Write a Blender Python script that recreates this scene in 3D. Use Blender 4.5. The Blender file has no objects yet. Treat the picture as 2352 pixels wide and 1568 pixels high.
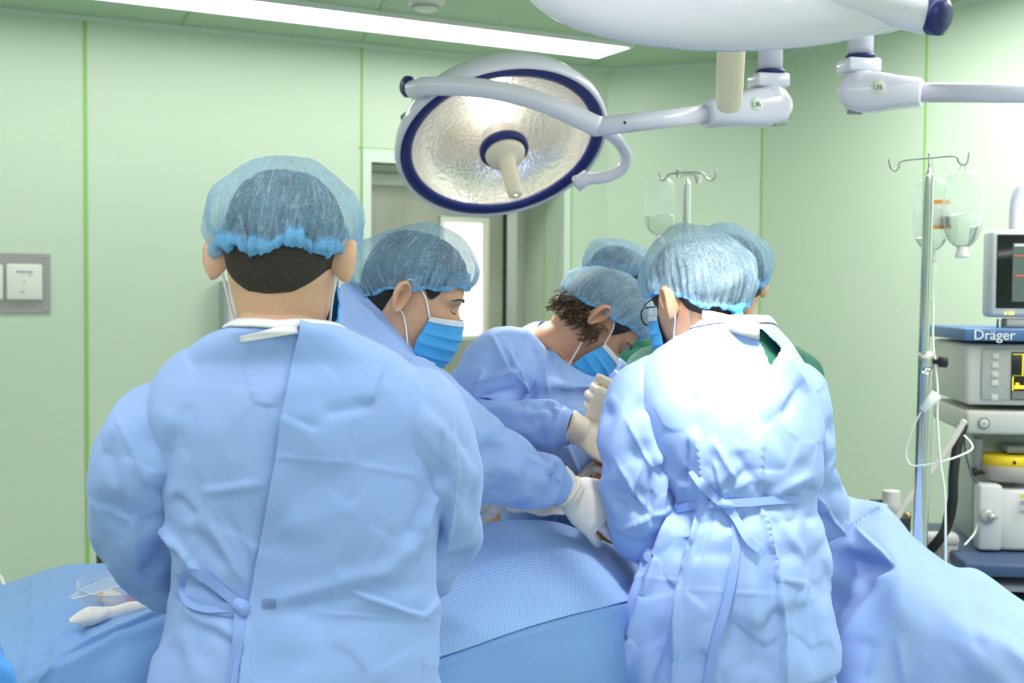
import bpy, bmesh, math, random
import numpy as np
from mathutils import Vector, Matrix

# ------------------------------------------------------------------ camera, light, exposure
S = bpy.context.scene
C = S.collection
W, H, F = 2352.0, 1568.0, 2770.0
CAM = np.array([0.0, 0.0, 1.55])
PITCH, ROLL = math.radians(2.0), math.radians(0.4)
cam_data = bpy.data.cameras.new('camera')
cam = bpy.data.objects.new('camera', cam_data); C.objects.link(cam)
R_cam = Matrix.Rotation(math.pi/2 - PITCH, 3, 'X') @ Matrix.Rotation(ROLL, 3, 'Z')
cam.matrix_world = Matrix.Translation(CAM) @ R_cam.to_4x4()
cam_data.sensor_width = 36.0
cam_data.lens = F / W * 36.0
cam_data.clip_start = 0.05
cam_data.dof.use_dof = True
cam_data.dof.focus_distance = 2.0
cam_data.dof.aperture_fstop = 5.6
S.camera = cam
S.view_settings.view_transform = 'Standard'
S.view_settings.look = 'None'
S.view_settings.gamma = 1.0
S.view_settings.use_curve_mapping = False
S.view_settings.exposure = 0.0
S.cycles.caustics_reflective = True; S.cycles.caustics_refractive = False
S.cycles.max_bounces = 9; S.cycles.diffuse_bounces = 4; S.cycles.glossy_bounces = 3; S.cycles.transmission_bounces = 6; S.cycles.transparent_max_bounces = 12
S.cycles.adaptive_threshold = 0.04

world = bpy.data.worlds.new('world'); S.world = world
world.use_nodes = True
world.node_tree.nodes['Background'].inputs[0].default_value = (0.9, 0.95, 1.0, 1)
world.node_tree.nodes['Background'].inputs[1].default_value = 0.1
LAMP_B = 14.0  # emission strength of the added strip lights out of view
LAMP_W = 6.5       # ceiling diffusers (emission strength)
BEAM_A, BEAM_B = 150.0, 200.0   # surgical lamps (W)

RC = np.array(R_cam)
def P(px, py, D):
    """the point of the room at distance D (metres, along the room's y) seen at this place of the photograph"""
    d = RC @ np.array([(px - W/2)/F, -(py - H/2)/F, -1.0])
    return CAM + d * (D / d[1])
def proj(p):
    q = (np.asarray(p) - CAM) @ RC
    return q[..., 0]/-q[..., 2]*F + W/2, H/2 - q[..., 1]/-q[..., 2]*F

# ------------------------------------------------------------------ materials
MATS = {}
def mat(name, col, rough=0.5, metal=0.0, spec=0.5, emit=None, estr=0.0, trans=0.0, ior=1.45, sss=0.0, coat=0.0, sheen=0.0, build=None):
    if name in MATS: return MATS[name]
    m = bpy.data.materials.new(name); m.use_nodes = True
    b = m.node_tree.nodes['Principled BSDF']
    b.inputs['Base Color'].default_value = (*col, 1)
    b.inputs['Roughness'].default_value = rough
    b.inputs['Metallic'].default_value = metal
    b.inputs['Specular IOR Level'].default_value = spec
    b.inputs['IOR'].default_value = ior
    b.inputs['Transmission Weight'].default_value = trans
    b.inputs['Coat Weight'].default_value = coat
    b.inputs['Sheen Weight'].default_value = sheen
    if sss:
        b.inputs['Subsurface Weight'].default_value = sss
        b.inputs['Subsurface Radius'].default_value = (0.012, 0.005, 0.003)
        b.inputs['Subsurface Scale'].default_value = 1.0
    if emit is not None:
        b.inputs['Emission Color'].default_value = (*emit, 1)
        b.inputs['Emission Strength'].default_value = estr
    if build: build(m.node_tree, b)
    MATS[name] = m
    return m
def N(t, kind, **kw):
    n = t.nodes.new(kind)
    for k, v in kw.items():
        if k in n.inputs.keys(): n.inputs[k].default_value = v
        else: setattr(n, k, v)
    return n
def noise_bump(scale, strength, detail=3, dist=0.002, coords='Object', stretch=None):
    def f(t, b):
        tc = N(t, 'ShaderNodeTexCoord')
        src = tc.outputs[coords]
        if stretch:
            mp = N(t, 'ShaderNodeMapping'); mp.inputs['Scale'].default_value = stretch
            t.links.new(src, mp.inputs[0]); src = mp.outputs[0]
        n = N(t, 'ShaderNodeTexNoise', Scale=scale, Detail=detail)
        t.links.new(src, n.inputs['Vector'])
        bp = N(t, 'ShaderNodeBump', Strength=strength, Distance=dist)
        t.links.new(n.outputs['Fac'], bp.inputs['Height'])
        t.links.new(bp.outputs[0], b.inputs['Normal'])
    return f
def mottled(c1, c2, scale, detail=3, bump=0.0, bscale=None, stretch=None):
    def f(t, b):
        tc = N(t, 'ShaderNodeTexCoord'); src = tc.outputs['Object']
        if stretch:
            mp = N(t, 'ShaderNodeMapping'); mp.inputs['Scale'].default_value = stretch
            t.links.new(src, mp.inputs[0]); src = mp.outputs[0]
        n = N(t, 'ShaderNodeTexNoise', Scale=scale, Detail=detail)
        t.links.new(src, n.inputs['Vector'])
        r = N(t, 'ShaderNodeValToRGB')
        r.color_ramp.elements[0].color = (*c1, 1); r.color_ramp.elements[1].color = (*c2, 1)
        r.color_ramp.elements[0].position = 0.3; r.color_ramp.elements[1].position = 0.7
        t.links.new(n.outputs['Fac'], r.inputs[0])
        t.links.new(r.outputs[0], b.inputs['Base Color'])
        if bump:
            n2 = N(t, 'ShaderNodeTexNoise', Scale=bscale or scale*3, Detail=4)
            t.links.new(src, n2.inputs['Vector'])
            bp = N(t, 'ShaderNodeBump', Strength=bump, Distance=0.002)
            t.links.new(n2.outputs['Fac'], bp.inputs['Height']); t.links.new(bp.outputs[0], b.inputs['Normal'])
    return f

# ------------------------------------------------------------------ objects
def set_props(o, label=None, cat=None, group=None, kind=None):
    for k, v in (('label', label), ('category', cat), ('group', group), ('kind', kind)):
        if v: o[k] = v
    return o
def thing(name, loc, label, cat, group=None):
    o = bpy.data.objects.new(name, None); C.objects.link(o)
    o.empty_display_size = 0.1; o.location = [float(v) for v in loc]
    set_props(o, label, cat, group)
    return o
def origin_of(parent):
    v = np.zeros(3)
    while parent is not None:
        v += np.array(parent.location); parent = parent.parent
    return v
def obj(name, vf, m, parent=None, smooth=True, label=None, loc=None):
    """vf = (vertices in room coordinates, faces); one mesh object under its parent"""
    v, f = vf
    v = np.asarray(v, float)
    base = origin_of(parent)
    if parent is None and loc is not None:
        base = np.array(loc, float)
    me = bpy.data.meshes.new(name)
    me.from_pydata((v - base).tolist(), [], [tuple(int(i) for i in x) for x in f])
    me.update()
    if smooth: me.polygons.foreach_set('use_smooth', [True]*len(me.polygons))
    if m is not None:
        for mm in (m if isinstance(m, (list, tuple)) else [m]): me.materials.append(mm)
    o = bpy.data.objects.new(name, me); C.objects.link(o)
    if parent is not None: o.parent = parent
    elif loc is not None: o.location = [float(x) for x in loc]
    if label: o['label'] = label
    return o
def join(*vfs):
    V, Fc, k = [], [], 0
    for v, f in vfs:
        v = np.asarray(v, float); V.append(v)
        Fc += [tuple(i + k for i in x) for x in f]; k += len(v)
    return np.concatenate(V), Fc
def grid(A, wrap=False, wrapv=False, cap0=False, cap1=False):
    """A (nv, nu, 3): rows of points; wrap joins the last column to the first"""
    nv, nu = A.shape[:2]
    f = []
    for j in range(nv if wrapv else nv - 1):
        j2 = (j + 1) % nv
        for i in range(nu if wrap else nu - 1):
            i2 = (i + 1) % nu
            f.append((j*nu + i, j*nu + i2, j2*nu + i2, j2*nu + i))
    V = A.reshape(-1, 3)
    if cap0:
        f.append(tuple(range(nu))[::-1])
    if cap1:
        f.append(tuple((nv-1)*nu + i for i in range(nu)))
    return V, f
def spline(pts, n):
    pts = np.asarray(pts, float)
    if pts.ndim == 1: pts = pts[:, None]
    m = len(pts)
    ext = np.concatenate([[2*pts[0]-pts[1]], pts, [2*pts[-1]-pts[-2]]])
    t = np.linspace(0, m - 1, n); i = np.minimum(t.astype(int), m - 2); u = (t - i)[:, None]
    p0, p1, p2, p3 = ext[i], ext[i+1], ext[i+2], ext[i+3]
    return 0.5*((2*p1) + (-p0+p2)*u + (2*p0-5*p1+4*p2-p3)*u**2 + (-p0+3*p1-3*p2+p3)*u**3)
def frames(c, up=(0, 0, 1)):
    T = np.gradient(c, axis=0); T /= np.linalg.norm(T, axis=1)[:, None] + 1e-12
    n = np.asarray(up, float); n = n - T[0]*np.dot(n, T[0])
    if np.linalg.norm(n) < 1e-3: n = np.array([1., 0.2, 0]) - T[0]*T[0][0]
    n /= np.linalg.norm(n); Ns = []
    for t in T:
        n = n - t*np.dot(n, t); n = n/(np.linalg.norm(n) + 1e-12); Ns.append(n.copy())
    Ns = np.array(Ns)
    return T, Ns, np.cross(T, Ns)
def tube(pts, r, n=12, seg=None, caps=True, up=(0, 0, 1), smooth_path=True, flat=1.0):
    pts = np.asarray(pts, float)
    seg = seg or max(2, (len(pts) - 1)*6)
    c = spline(pts, seg) if smooth_path and len(pts) > 2 else spline(pts, seg if len(pts) > 2 else 2)
    if np.isscalar(r): rr = np.full(len(c), float(r))
    else: rr = spline(np.array(r, float), len(c))[:, 0]
    T, Nn, B = frames(c, up)
    a = np.linspace(0, 2*math.pi, n, endpoint=False)
    A = c[:, None] + rr[:, None, None]*(np.cos(a)[None, :, None]*Nn[:, None]*flat + np.sin(a)[None, :, None]*B[:, None])
    return grid(A, wrap=True, cap0=caps, cap1=caps)
def basis(axis, up=(0, 0, 1)):
    z = np.asarray(axis, float); z = z/np.linalg.norm(z)
    x = np.cross(up, z)
    if np.linalg.norm(x) < 1e-4: x = np.array([1., 0, 0])
    x /= np.linalg.norm(x)
    return np.stack([x, np.cross(z, x), z], 1)
def lathe(prof, origin, axis, n=48, cap0=False, cap1=False):
    """prof: list of (radius, height along axis)"""
    M = basis(axis); prof = np.asarray(prof, float)
    a = np.linspace(0, 2*math.pi, n, endpoint=False)
    A = np.stack([prof[:, 0:1]*np.cos(a), prof[:, 0:1]*np.sin(a), np.repeat(prof[:, 1:2], n, 1)], -1)
    return grid(A @ M.T + np.asarray(origin, float), wrap=True, cap0=cap0, cap1=cap1)
def bevel_mesh(v, f, w, seg=2):
    bm = bmesh.new()
    vs = [bm.verts.new(x) for x in v]
    for x in f: bm.faces.new([vs[i] for i in x])
    bmesh.ops.recalc_face_normals(bm, faces=bm.faces)
    if w: bmesh.ops.bevel(bm, geom=list(bm.edges), offset=w, segments=seg, affect='EDGES', profile=0.5)
    bm.verts.index_update()
    out = (np.array([x.co[:] for x in bm.verts]), [tuple(q.index for q in x.verts) for x in bm.faces])
    bm.free(); return out
def box(c, size, M=None, bev=0.0, seg=2):
    """box centred on c, axes = columns of M"""
    sx, sy, sz = [s/2 for s in size]
    v = np.array([[x, y, z] for x in (-sx, sx) for y in (-sy, sy) for z in (-sz, sz)])
    f = [(0, 1, 3, 2), (4, 6, 7, 5), (0, 4, 5, 1), (2, 3, 7, 6), (0, 2, 6, 4), (1, 5, 7, 3)]
    v, f = bevel_mesh(v, f, bev, seg)
    if M is not None: v = v @ np.asarray(M).T
    return v + np.asarray(c, float), f
def rotz(a):
    c, s = math.cos(a), math.sin(a)
    return np.array([[c, -s, 0], [s, c, 0], [0, 0, 1.]])
def rot(axis, a): return np.array(Matrix.Rotation(a, 3, Vector(axis)))
def smoothstep(a, b, x):
    t = np.clip((x - a)/(b - a), 0, 1); return t*t*(3 - 2*t)
def text_mesh(s, size, M, origin, depth=0.0008):
    cu = bpy.data.curves.new('lettering', 'FONT'); cu.body = s; cu.size = size; cu.extrude = depth; cu.align_x = 'LEFT'
    o = bpy.data.objects.new('lettering', cu); C.objects.link(o)
    dg = bpy.context.evaluated_depsgraph_get(); me = bpy.data.meshes.new_from_object(o.evaluated_get(dg))
    v = np.array([x.co[:] for x in me.vertices]); f = [tuple(p.vertices) for p in me.polygons]
    bpy.data.objects.remove(o); bpy.data.curves.remove(cu); bpy.data.meshes.remove(me)
    return v @ np.asarray(M).T + np.asarray(origin), f
# ------------------------------------------------------------------ the room
CEIL = 2.70
UA = np.array([0.9063, 0.4226, 0]); NA = np.array([0.4226, -0.9063, 0])     # wall with the door: along, into the room
cAB = np.array([0.467, 6.04, 0]); cBC = np.array([1.183, 5.78, 0])
UC = np.array([0.4226, -0.9063, 0])
A_L = cAB - UA*5.6
C_R = cBC + UC*8.6
L_R = A_L + UC*8.6
UB = (cBC - cAB)/np.linalg.norm(cBC - cAB)

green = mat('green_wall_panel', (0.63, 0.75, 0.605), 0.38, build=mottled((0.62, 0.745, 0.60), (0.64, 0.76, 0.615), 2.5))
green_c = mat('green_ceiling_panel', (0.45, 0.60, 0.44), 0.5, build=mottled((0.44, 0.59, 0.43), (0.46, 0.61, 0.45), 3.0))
seam_m = mat('green_seal', (0.30, 0.60, 0.16), 0.5)
pale = mat('pale_trim', (0.74, 0.84, 0.76), 0.4)
steel = mat('brushed_steel', (0.62, 0.62, 0.58), 0.35, 0.9, build=noise_bump(60, 0.15, stretch=(1, 1, 0.04)))
steel_door = mat('steel_door', (0.46, 0.47, 0.42), 0.42, 0.75, build=mottled((0.33, 0.335, 0.285), (0.43, 0.43, 0.37), 7, stretch=(1, 1, 0.35)))
floor_m = mat('floor_vinyl', (0.48, 0.54, 0.50), 0.35, build=mottled((0.46, 0.52, 0.48), (0.51, 0.57, 0.53), 40))
rubber = mat('black_rubber', (0.015, 0.016, 0.018), 0.5)

def struct(name, vf, m, smooth=False):
    o = obj(name, vf, m, None, smooth); o['kind'] = 'structure'; return o
def quad(*p): return np.array(p), [(0, 1, 2, 3)]
up = np.array([0, 0, 1.])
def at(base, along, s, z, out=0.0, nrm=None):
    return base + along*s + up*z + (nrm*out if nrm is not None else 0)
def slab(a, b, z0, z1, back, t=0.06):
    """an upright slab from a to b whose room face lies on a-b and whose thickness goes 'back'"""
    v = [a+up*z0, b+up*z0, b+up*z1, a+up*z1]; v = v + [x + back*t for x in v]
    f = [(0, 1, 2, 3), (7, 6, 5, 4), (0, 4, 5, 1), (1, 5, 6, 2), (2, 6, 7, 3), (3, 7, 4, 0)]
    return np.array(v), f
def along_A(px, D0=5.5):
    """distance along the door wall (from the corner, negative to the left) of a column of the photograph"""
    r = (px - W/2)/F
    # cAB + UA*s : x = r*y
    return (r*cAB[1] - cAB[0])/(UA[0] - r*UA[1])
def along_C(px):
    r = (px - W/2)/F
    return (r*cBC[1] - cBC[0])/(UC[0] - r*UC[1])
s_dl, s_dr = along_A(850), along_A(1292)
Z_DOOR = 2.17
struct('wall_back', join(slab(A_L, cAB + UA*s_dl, 0, CEIL, -NA), slab(cAB + UA*s_dr, cAB, 0, CEIL, -NA),
                         slab(cAB + UA*s_dl, cAB + UA*s_dr, Z_DOOR, CEIL, -NA)), green)
struct('wall_corner', slab(cAB, cBC, 0, CEIL, np.array([UB[1]*-1, UB[0], 0])), green)
struct('wall_right', slab(cBC, C_R, 0, CEIL, np.array([0.9063, 0.4226, 0])), green)
struct('wall_left', slab(L_R, A_L, 0, CEIL, -UA), green)
struct('wall_front', slab(C_R, L_R, 0, CEIL, NA), green)
fl = [A_L, cAB, cBC, C_R, L_R]
cen = sum(fl)/5
fl2 = [cen + (p - cen)*1.03 for p in fl]
struct('floor', (np.array(fl2 + [p - up*0.1 for p in fl2]), [(4, 3, 2, 1, 0), (5, 6, 7, 8, 9)] + [(i, (i+1) % 5, (i+1) % 5 + 5, i+5) for i in range(5)]), floor_m)
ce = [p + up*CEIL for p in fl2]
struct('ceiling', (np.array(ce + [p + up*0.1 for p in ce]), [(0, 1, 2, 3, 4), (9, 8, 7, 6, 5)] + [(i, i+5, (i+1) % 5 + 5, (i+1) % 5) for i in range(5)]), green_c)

# door recess, door leaf with a lit window
REC = 0.42
jl, jr = cAB + UA*s_dl, cAB + UA*s_dr
struct('trim_1', join(slab(jl - UA*0.03 - NA*REC, jl - UA*0.03 - NA*0.055, 0, Z_DOOR, -UA, 0.02),
                      slab(jr - NA*0.055, jr - NA*REC, 0, Z_DOOR, UA, 0.05),
                      (np.array([jl + up*Z_DOOR, jr + up*Z_DOOR, jr - NA*REC + up*Z_DOOR, jl - NA*REC + up*Z_DOOR,
                                 jl + up*(Z_DOOR+.04), jr + up*(Z_DOOR+.04), jr - NA*REC + up*(Z_DOOR+.04), jl - NA*REC + up*(Z_DOOR+.04)]),
                       [(0, 1, 2, 3), (7, 6, 5, 4), (0, 4, 5, 1), (1, 5, 6, 2), (2, 6, 7, 3), (3, 7, 4, 0)])), green)
def door_s(px):
    b = cAB - NA*REC; r = (px - W/2)/F
    return (r*b[1] - b[0])/(UA[0] - r*UA[1])
db = cAB - NA*REC
door = thing('door_1', db + UA*door_s(1000), None, None); door['kind'] = 'structure'
dl, dr = door_s(838), door_s(1153)
w0, w1 = door_s(1017), door_s(1111)
zb = np.linalg.norm((db + UA*w0)[:2]); Dw = (db + UA*w0)[1]
wz1, wz0 = P(1064, 508, Dw)[2], P(1064, 772, Dw)[2]
Zt = Z_DOOR - 0.005
obj('leaf', join(slab(db + UA*dl, db + UA*w0, 0.01, Zt, -NA, .045), slab(db + UA*w1, db + UA*dr, 0.01, Zt, -NA, .045),
                 slab(db + UA*w0, db + UA*w1, 0.01, wz0, -NA, .045), slab(db + UA*w0, db + UA*w1, wz1, Zt, -NA, .045)), steel_door, door, False)
fr = 0.022
obj('window_frame', join(slab(db + UA*(w0-fr) + NA*.012, db + UA*w0 + NA*.012, wz0-fr, wz1+fr, -NA, .03), slab(db + UA*w1 + NA*.012, db + UA*(w1+fr) + NA*.012, wz0-fr, wz1+fr, -NA, .03),
                         slab(db + UA*w0 + NA*.012, db + UA*w1 + NA*.012, wz1, wz1+fr, -NA, .03), slab(db + UA*w0 + NA*.012, db + UA*w1 + NA*.012, wz0-fr, wz0, -NA, .03)), steel, door, False)
lit = mat('lit_frosted_pane', (0.9, 0.88, 0.78), 0.6, emit=(1.0, 0.95, 0.82), estr=0.95)
obj('window_pane', slab(db + UA*w0 - NA*.015, db + UA*w1 - NA*.015, wz0, wz1, -NA, .01), lit, door, False)
obj('door_gap_strip', slab(db + UA*dr, db + UA*door_s(1163), 0.01, Zt, -NA, .03), rubber, door, False)  # the dark gap beside the leaf, its shade put in as a black strip
obj('door_post', join(slab(db + UA*door_s(1163), db + UA*door_s(1182) + NA*.02, 0, Zt, -NA, .05), slab(db + UA*door_s(1182), db + UA*(s_dr + 0.02), 0, Zt, -NA, .045)), steel, door, False)
obj('door_header', slab(db + UA*dl, db + UA*dr, Zt - .055, Zt, -NA, -.02), steel, door, False)
# pale frame round the recess, seals between panels, cornice strips
ex = 0.006
s828, s1310 = along_A(831), along_A(1306)
struct('trim_2', join(slab(cAB + UA*s828 + NA*.01, jl + NA*.01, 0, Z_DOOR + .06, -NA, .01), slab(jr + NA*.01, cAB + UA*s1310 + NA*.01, 0, Z_DOOR + .06, -NA, .01),
                      slab(jl + NA*.01, jr + NA*.01, Z_DOOR, Z_DOOR + .06, -NA, .01)), pale)
k = 3
def seal(a, along, nrm, z0, z1, w=0.007):
    global k
    struct('trim_%d' % k, slab(a - along*w/2 + nrm*.004, a + along*w/2 + nrm*.004, z0, z1, -nrm, .006), seam_m); k += 1
NB = np.array([UB[1], -UB[0], 0]); NC = np.array([-0.9063, -0.4226, 0])
for px, wd in ((198, .014), (829, .008), (1309, .008)):
    seal(cAB + UA*along_A(px), UA, NA, 0, CEIL, wd)
seal(cAB + UA*(s828 - 1.26 - 1.2), UA, NA, 0, CEIL, .012)
seal(cBC + UC*along_C(2117), UC, NC, 0, CEIL, .009)
seal(cBC + UC*(along_C(2117) + 1.2), UC, NC, 0, CEIL, .009)
seal(cBC + UC*.006, UC, NC, 0, CEIL, .007)
struct('trim_%d' % k, slab(jl + NA*.004 + UA*-.06, jr + NA*.004, Z_DOOR + .06, Z_DOOR + .066, -NA, .006), seam_m); k += 1
struct('trim_%d' % k, slab(jr - NA*.2, jr - NA*.206, 0, Z_DOOR, -UA, .004), seam_m); k += 1
white_trim = mat('white_cornice', (0.70, 0.78, 0.72), 0.45)
for a, b, n in ((A_L, cAB, NA), (cAB, cBC, NB), (cBC, C_R, NC)):
    struct('trim_%d' % k, slab(a + n*.02, b + n*.02, CEIL - .018, CEIL - .001, -n, .02), white_trim); k += 1
# ceiling panel joints
def cpt(px, py):
    d = P(px, py, 1.0) - CAM; return CAM + d*((CEIL - CAM[2])/d[2])
ceil_seam = mat('ceiling_joint', (0.25, 0.45, 0.25), 0.6)
for (a, b) in (((447, 8), (416, 55)), ((832, 95), (845, 70)), ((1330, 160), (1420, 118))):
    p, q = cpt(*a), cpt(*b); d = (q - p); L = np.linalg.norm(d); d /= L
    q = p + d*1.6; sd = np.cross(up, d)*.004
    struct('trim_%d' % k, (np.array([p-sd, p+sd, q+sd, q-sd, p-sd-up*.002, p+sd-up*.002, q+sd-up*.002, q-sd-up*.002]) - up*.0005,
           [(0, 1, 2, 3), (7, 6, 5, 4), (0, 4, 5, 1), (2, 6, 7, 3), (1, 5, 6, 2), (3, 7, 4, 0)]), ceil_seam); k += 1

# ceiling strip lights: a steel tray and a glowing diffuser each
diff_m = mat('lit_diffuser', (0.9, 0.9, 0.9), 0.5, emit=(1.0, 0.985, 0.97), estr=LAMP_W)
tray_m = mat('white_lamp_tray', (0.8, 0.82, 0.82), 0.4)
def strip_light(p, d, length, width, label, group=None, diff=None):
    d = np.asarray(d, float)/np.linalg.norm(d); M = np.stack([d, np.cross(up, d), up], 1)
    t = thing('ceiling_strip_light', p, label, 'ceiling light', group)
    obj('tray', join(box(p + M @ np.array([0, width/2 + .008, -.006]), (length + .03, .016, .022), M), box(p + M @ np.array([0, -width/2 - .008, -.006]), (length + .03, .016, .022), M),
                     box(p + M @ np.array([length/2 + .008, 0, -.006]), (.016, width, .022), M), box(p + M @ np.array([-length/2 - .008, 0, -.006]), (.016, width, .022), M)), tray_m, t, False)
    obj('diffuser', box(p - up*.006, (length, width, .012), M), diff or diff_m, t, False)
    return t
e0, e1 = cpt(1380, 122), cpt(1440, 99)
dL = UA*1.0; dL = np.array([math.cos(math.radians(28)), math.sin(math.radians(28)), 0]); pL = np.cross(up, dL)
wid = 0.27
c_end = (e0 + e1)/2
strip_light(c_end - dL*2.0 - up*.006, dL, 4.0, wid, 'long glowing white strip light in the ceiling above the steel door')
bright_m = mat('lit_diffuser_out_of_view', (0.9, 0.9, 0.9), 0.5, emit=(1.0, 0.985, 0.97), estr=LAMP_B)
rp = cBC + UC*2.75 + NC*.75
for dd, (cx, cy, ln, wd_) in ((dL, (0.2, 1.25, 2.4, .16)), (dL, (0.9, -0.9, 2.8, .36)), (UC, (-1.55, 1.3, 2.6, .28)), (UC, (rp[0], rp[1], 3.2, .50)), (dL, (2.2, -1.7, 2.4, .36))):  # unseen, added to light backs and room; right wall's inferred from its brightness
    strip_light(np.array([cx, cy, CEIL - .006]), dd, ln, wd_, 'unseen white ceiling strip light added to light the room', 'added ceiling strip lights out of view', bright_m)
sd = cpt(978, 0)
det = thing('smoke_detector', sd, 'round white smoke detector cut off by the top edge of the photo', 'smoke detector')
plas = mat('white_plastic', (0.82, 0.83, 0.82), 0.35)
obj('housing', lathe([(0.0, -.045), (.03, -.044), (.045, -.036), (.055, -.02), (.07, -.016), (.075, 0), (0, 0)], sd, up, 32), plas, det)
obj('grille_ring', lathe([(.047, -.034), (.052, -.036), (.056, -.028), (.052, -.024)], sd, up, 32), mat('grey_plastic', (0.5, 0.5, 0.5), .4), det)
# ------------------------------------------------------------------ cloth: a small position-based relaxation
def fbm(p, seed, f0=1.0, octs=3):
    """smooth pseudo-noise of points (n,3): sums of random plane waves"""
    r = np.random.RandomState(seed); out = np.zeros(len(p)); a = 1.0
    for o in range(octs):
        for _ in range(5):
            d = r.normal(size=3); d /= np.linalg.norm(d)
            out += a*np.sin(p @ d*f0*(2**o)*(0.7 + .6*r.rand()) + r.rand()*6.28)/3.0
        a *= 0.5
    return out
def normals(A, wrap):
    if wrap:
        du = np.roll(A, -1, 1) - np.roll(A, 1, 1)
    else: du = np.gradient(A, axis=1)
    dv = np.gradient(A, axis=0)
    n = np.cross(du, dv); n /= np.linalg.norm(n, axis=-1, keepdims=True) + 1e-12
    if wrap and (n*(A - A.mean(1, keepdims=True))).sum() < 0: n = -n
    return n
def relax(A, wrap=True, scale=(1.04, 1.03), hold=0.02, pin=None, grav=0.0, steps=120, bend=0.25, seed=1, jitter=0.004,
          deep=0.02, push=0.02, freq=25, rest=None, collide=None, bspan=2):
    """buckles a grid of cloth whose own length is 'scale' times the shape it hangs on; pin (nv,nu) 0..1 holds points"""
    A0 = A.copy(); nv, nu = A.shape[:2]
    n0 = normals(A0, wrap)
    nz = fbm(A0.reshape(-1, 3), seed, freq, 3).reshape(nv, nu)
    X = A0 + n0*(nz*jitter)[..., None]
    if pin is None: pin = np.zeros((nv, nu))
    k = hold*np.ones((nv, nu))
    k = np.maximum(k, pin)[..., None]
    R = A0 if rest is None else rest
    def sl(ax, off, L):
        return slice(off, L)
    cons = []
    # (dv, du, rest multiplier, stiffness)
    for dv, du, m, st in ((0, 1, scale[0], 1.0), (1, 0, scale[1], 1.0), (1, 1, (scale[0]+scale[1])/2, .5), (1, -1, (scale[0]+scale[1])/2, .5),
                          (0, bspan, scale[0]*.995, bend), (bspan, 0, scale[1]*.995, bend)):
        if wrap:
            B0 = np.roll(R, -du, 1)[dv:] if dv else np.roll(R, -du, 1)
            L0 = np.linalg.norm(B0 - R[:nv-dv], axis=-1)*m
        else:
            a = R[:nv-dv, max(0, -du):nu-max(0, du)]; b = R[dv:, max(0, du):nu-max(0, -du)]
            L0 = np.linalg.norm(b - a, axis=-1)*m
        cons.append((dv, du, L0, st))
    V = np.zeros_like(X)
    for s in range(steps):
        X = X + V*0.85; Xp = X.copy()
        X[..., 2] -= grav
        for dv, du, L0, st in cons:
            if wrap:
                a = X[:nv-dv]; b = np.roll(X, -du, 1)[dv:] if dv else np.roll(X, -du, 1)
            else:
                a = X[:nv-dv, max(0, -du):nu-max(0, du)]; b = X[dv:, max(0, du):nu-max(0, -du)]
            d = b - a; L = np.linalg.norm(d, axis=-1) + 1e-9
            c = (d*((L - L0)/L*0.5*st*0.55)[..., None])
            if abs(du) == bspan or dv == bspan:
                c = np.where((L < L0)[..., None], c, c*0.3)
            if wrap:
                X[:nv-dv] += c
                cb = np.roll(c, du, 1)
                X[dv:] -= cb
            else:
                X[:nv-dv, max(0, -du):nu-max(0, du)] += c; X[dv:, max(0, du):nu-max(0, -du)] -= c
        X += (A0 - X)*k
        # keep out of the body (no deeper than 'deep') and no further out than 'push'
        dn = ((X - A0)*n0).sum(-1)
        fix = np.where(dn < -deep, -deep - dn, np.where(dn > push, push - dn, 0))
        X += n0*fix[..., None]*0.5
        if collide is not None: X = collide(X)
        V = X - Xp
    return X
def refine(A, k=2, wrap=True):
    """doubles the density of a grid k times (cubic along both)"""
    def up1(B):      # along axis 0, open
        Bp = np.concatenate([2*B[:1]-B[1:2], B, 2*B[-1:]-B[-2:-1]])
        mid = (-Bp[:-3] + 9*Bp[1:-2] + 9*Bp[2:-1] - Bp[3:])/16
        out = np.empty((2*len(B) - 1,) + B.shape[1:]); out[0::2] = B; out[1::2] = mid; return out
    for _ in range(k):
        A = up1(A)
        if wrap:
            T = np.concatenate([A[:, -2:], A, A[:, :3]], 1).swapaxes(0, 1)
            T = up1(T).swapaxes(0, 1)
            A = T[:, 4:4 + 2*A.shape[1]]
        else: A = up1(A.swapaxes(0, 1)).swapaxes(0, 1)
    return A
def folds(A, lines, wrap=True, facing=True):
    """creases in cloth: each (x0,y0,x1,y1,width px,amp m[,sharp]) is a ridge (or a valley) running between two places, on the side that faces the lens"""
    n = normals(A, wrap)
    to = CAM - A; to /= np.linalg.norm(to, axis=-1, keepdims=True)
    vis = smoothstep(-.05, .25, (n*to).sum(-1)) if facing else 1.0
    s = 1.0
    px, py = proj(A); disp = np.zeros(A.shape[:2])
    for L in lines:
        x0, y0, x1, y1, w, amp = L[:6]; sharp = L[6] if len(L) > 6 else 0
        d = np.array([x1-x0, y1-y0], float); ln = np.hypot(*d); d /= ln
        t = ((px-x0)*d[0] + (py-y0)*d[1])/ln; q = (px-x0)*-d[1] + (py-y0)*d[0]
        e = smoothstep(-.15, .2, t)*smoothstep(1.15, .8, t)
        if sharp: prof = 1.35*np.where(q > 0, np.exp(-np.abs(q)/w*.9), np.exp(-np.abs(q)/w*3.2))
        else: prof = np.exp(-(q/w)**2)
        disp += amp*e*prof
    return A + n*(disp*vis)[..., None]
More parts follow.
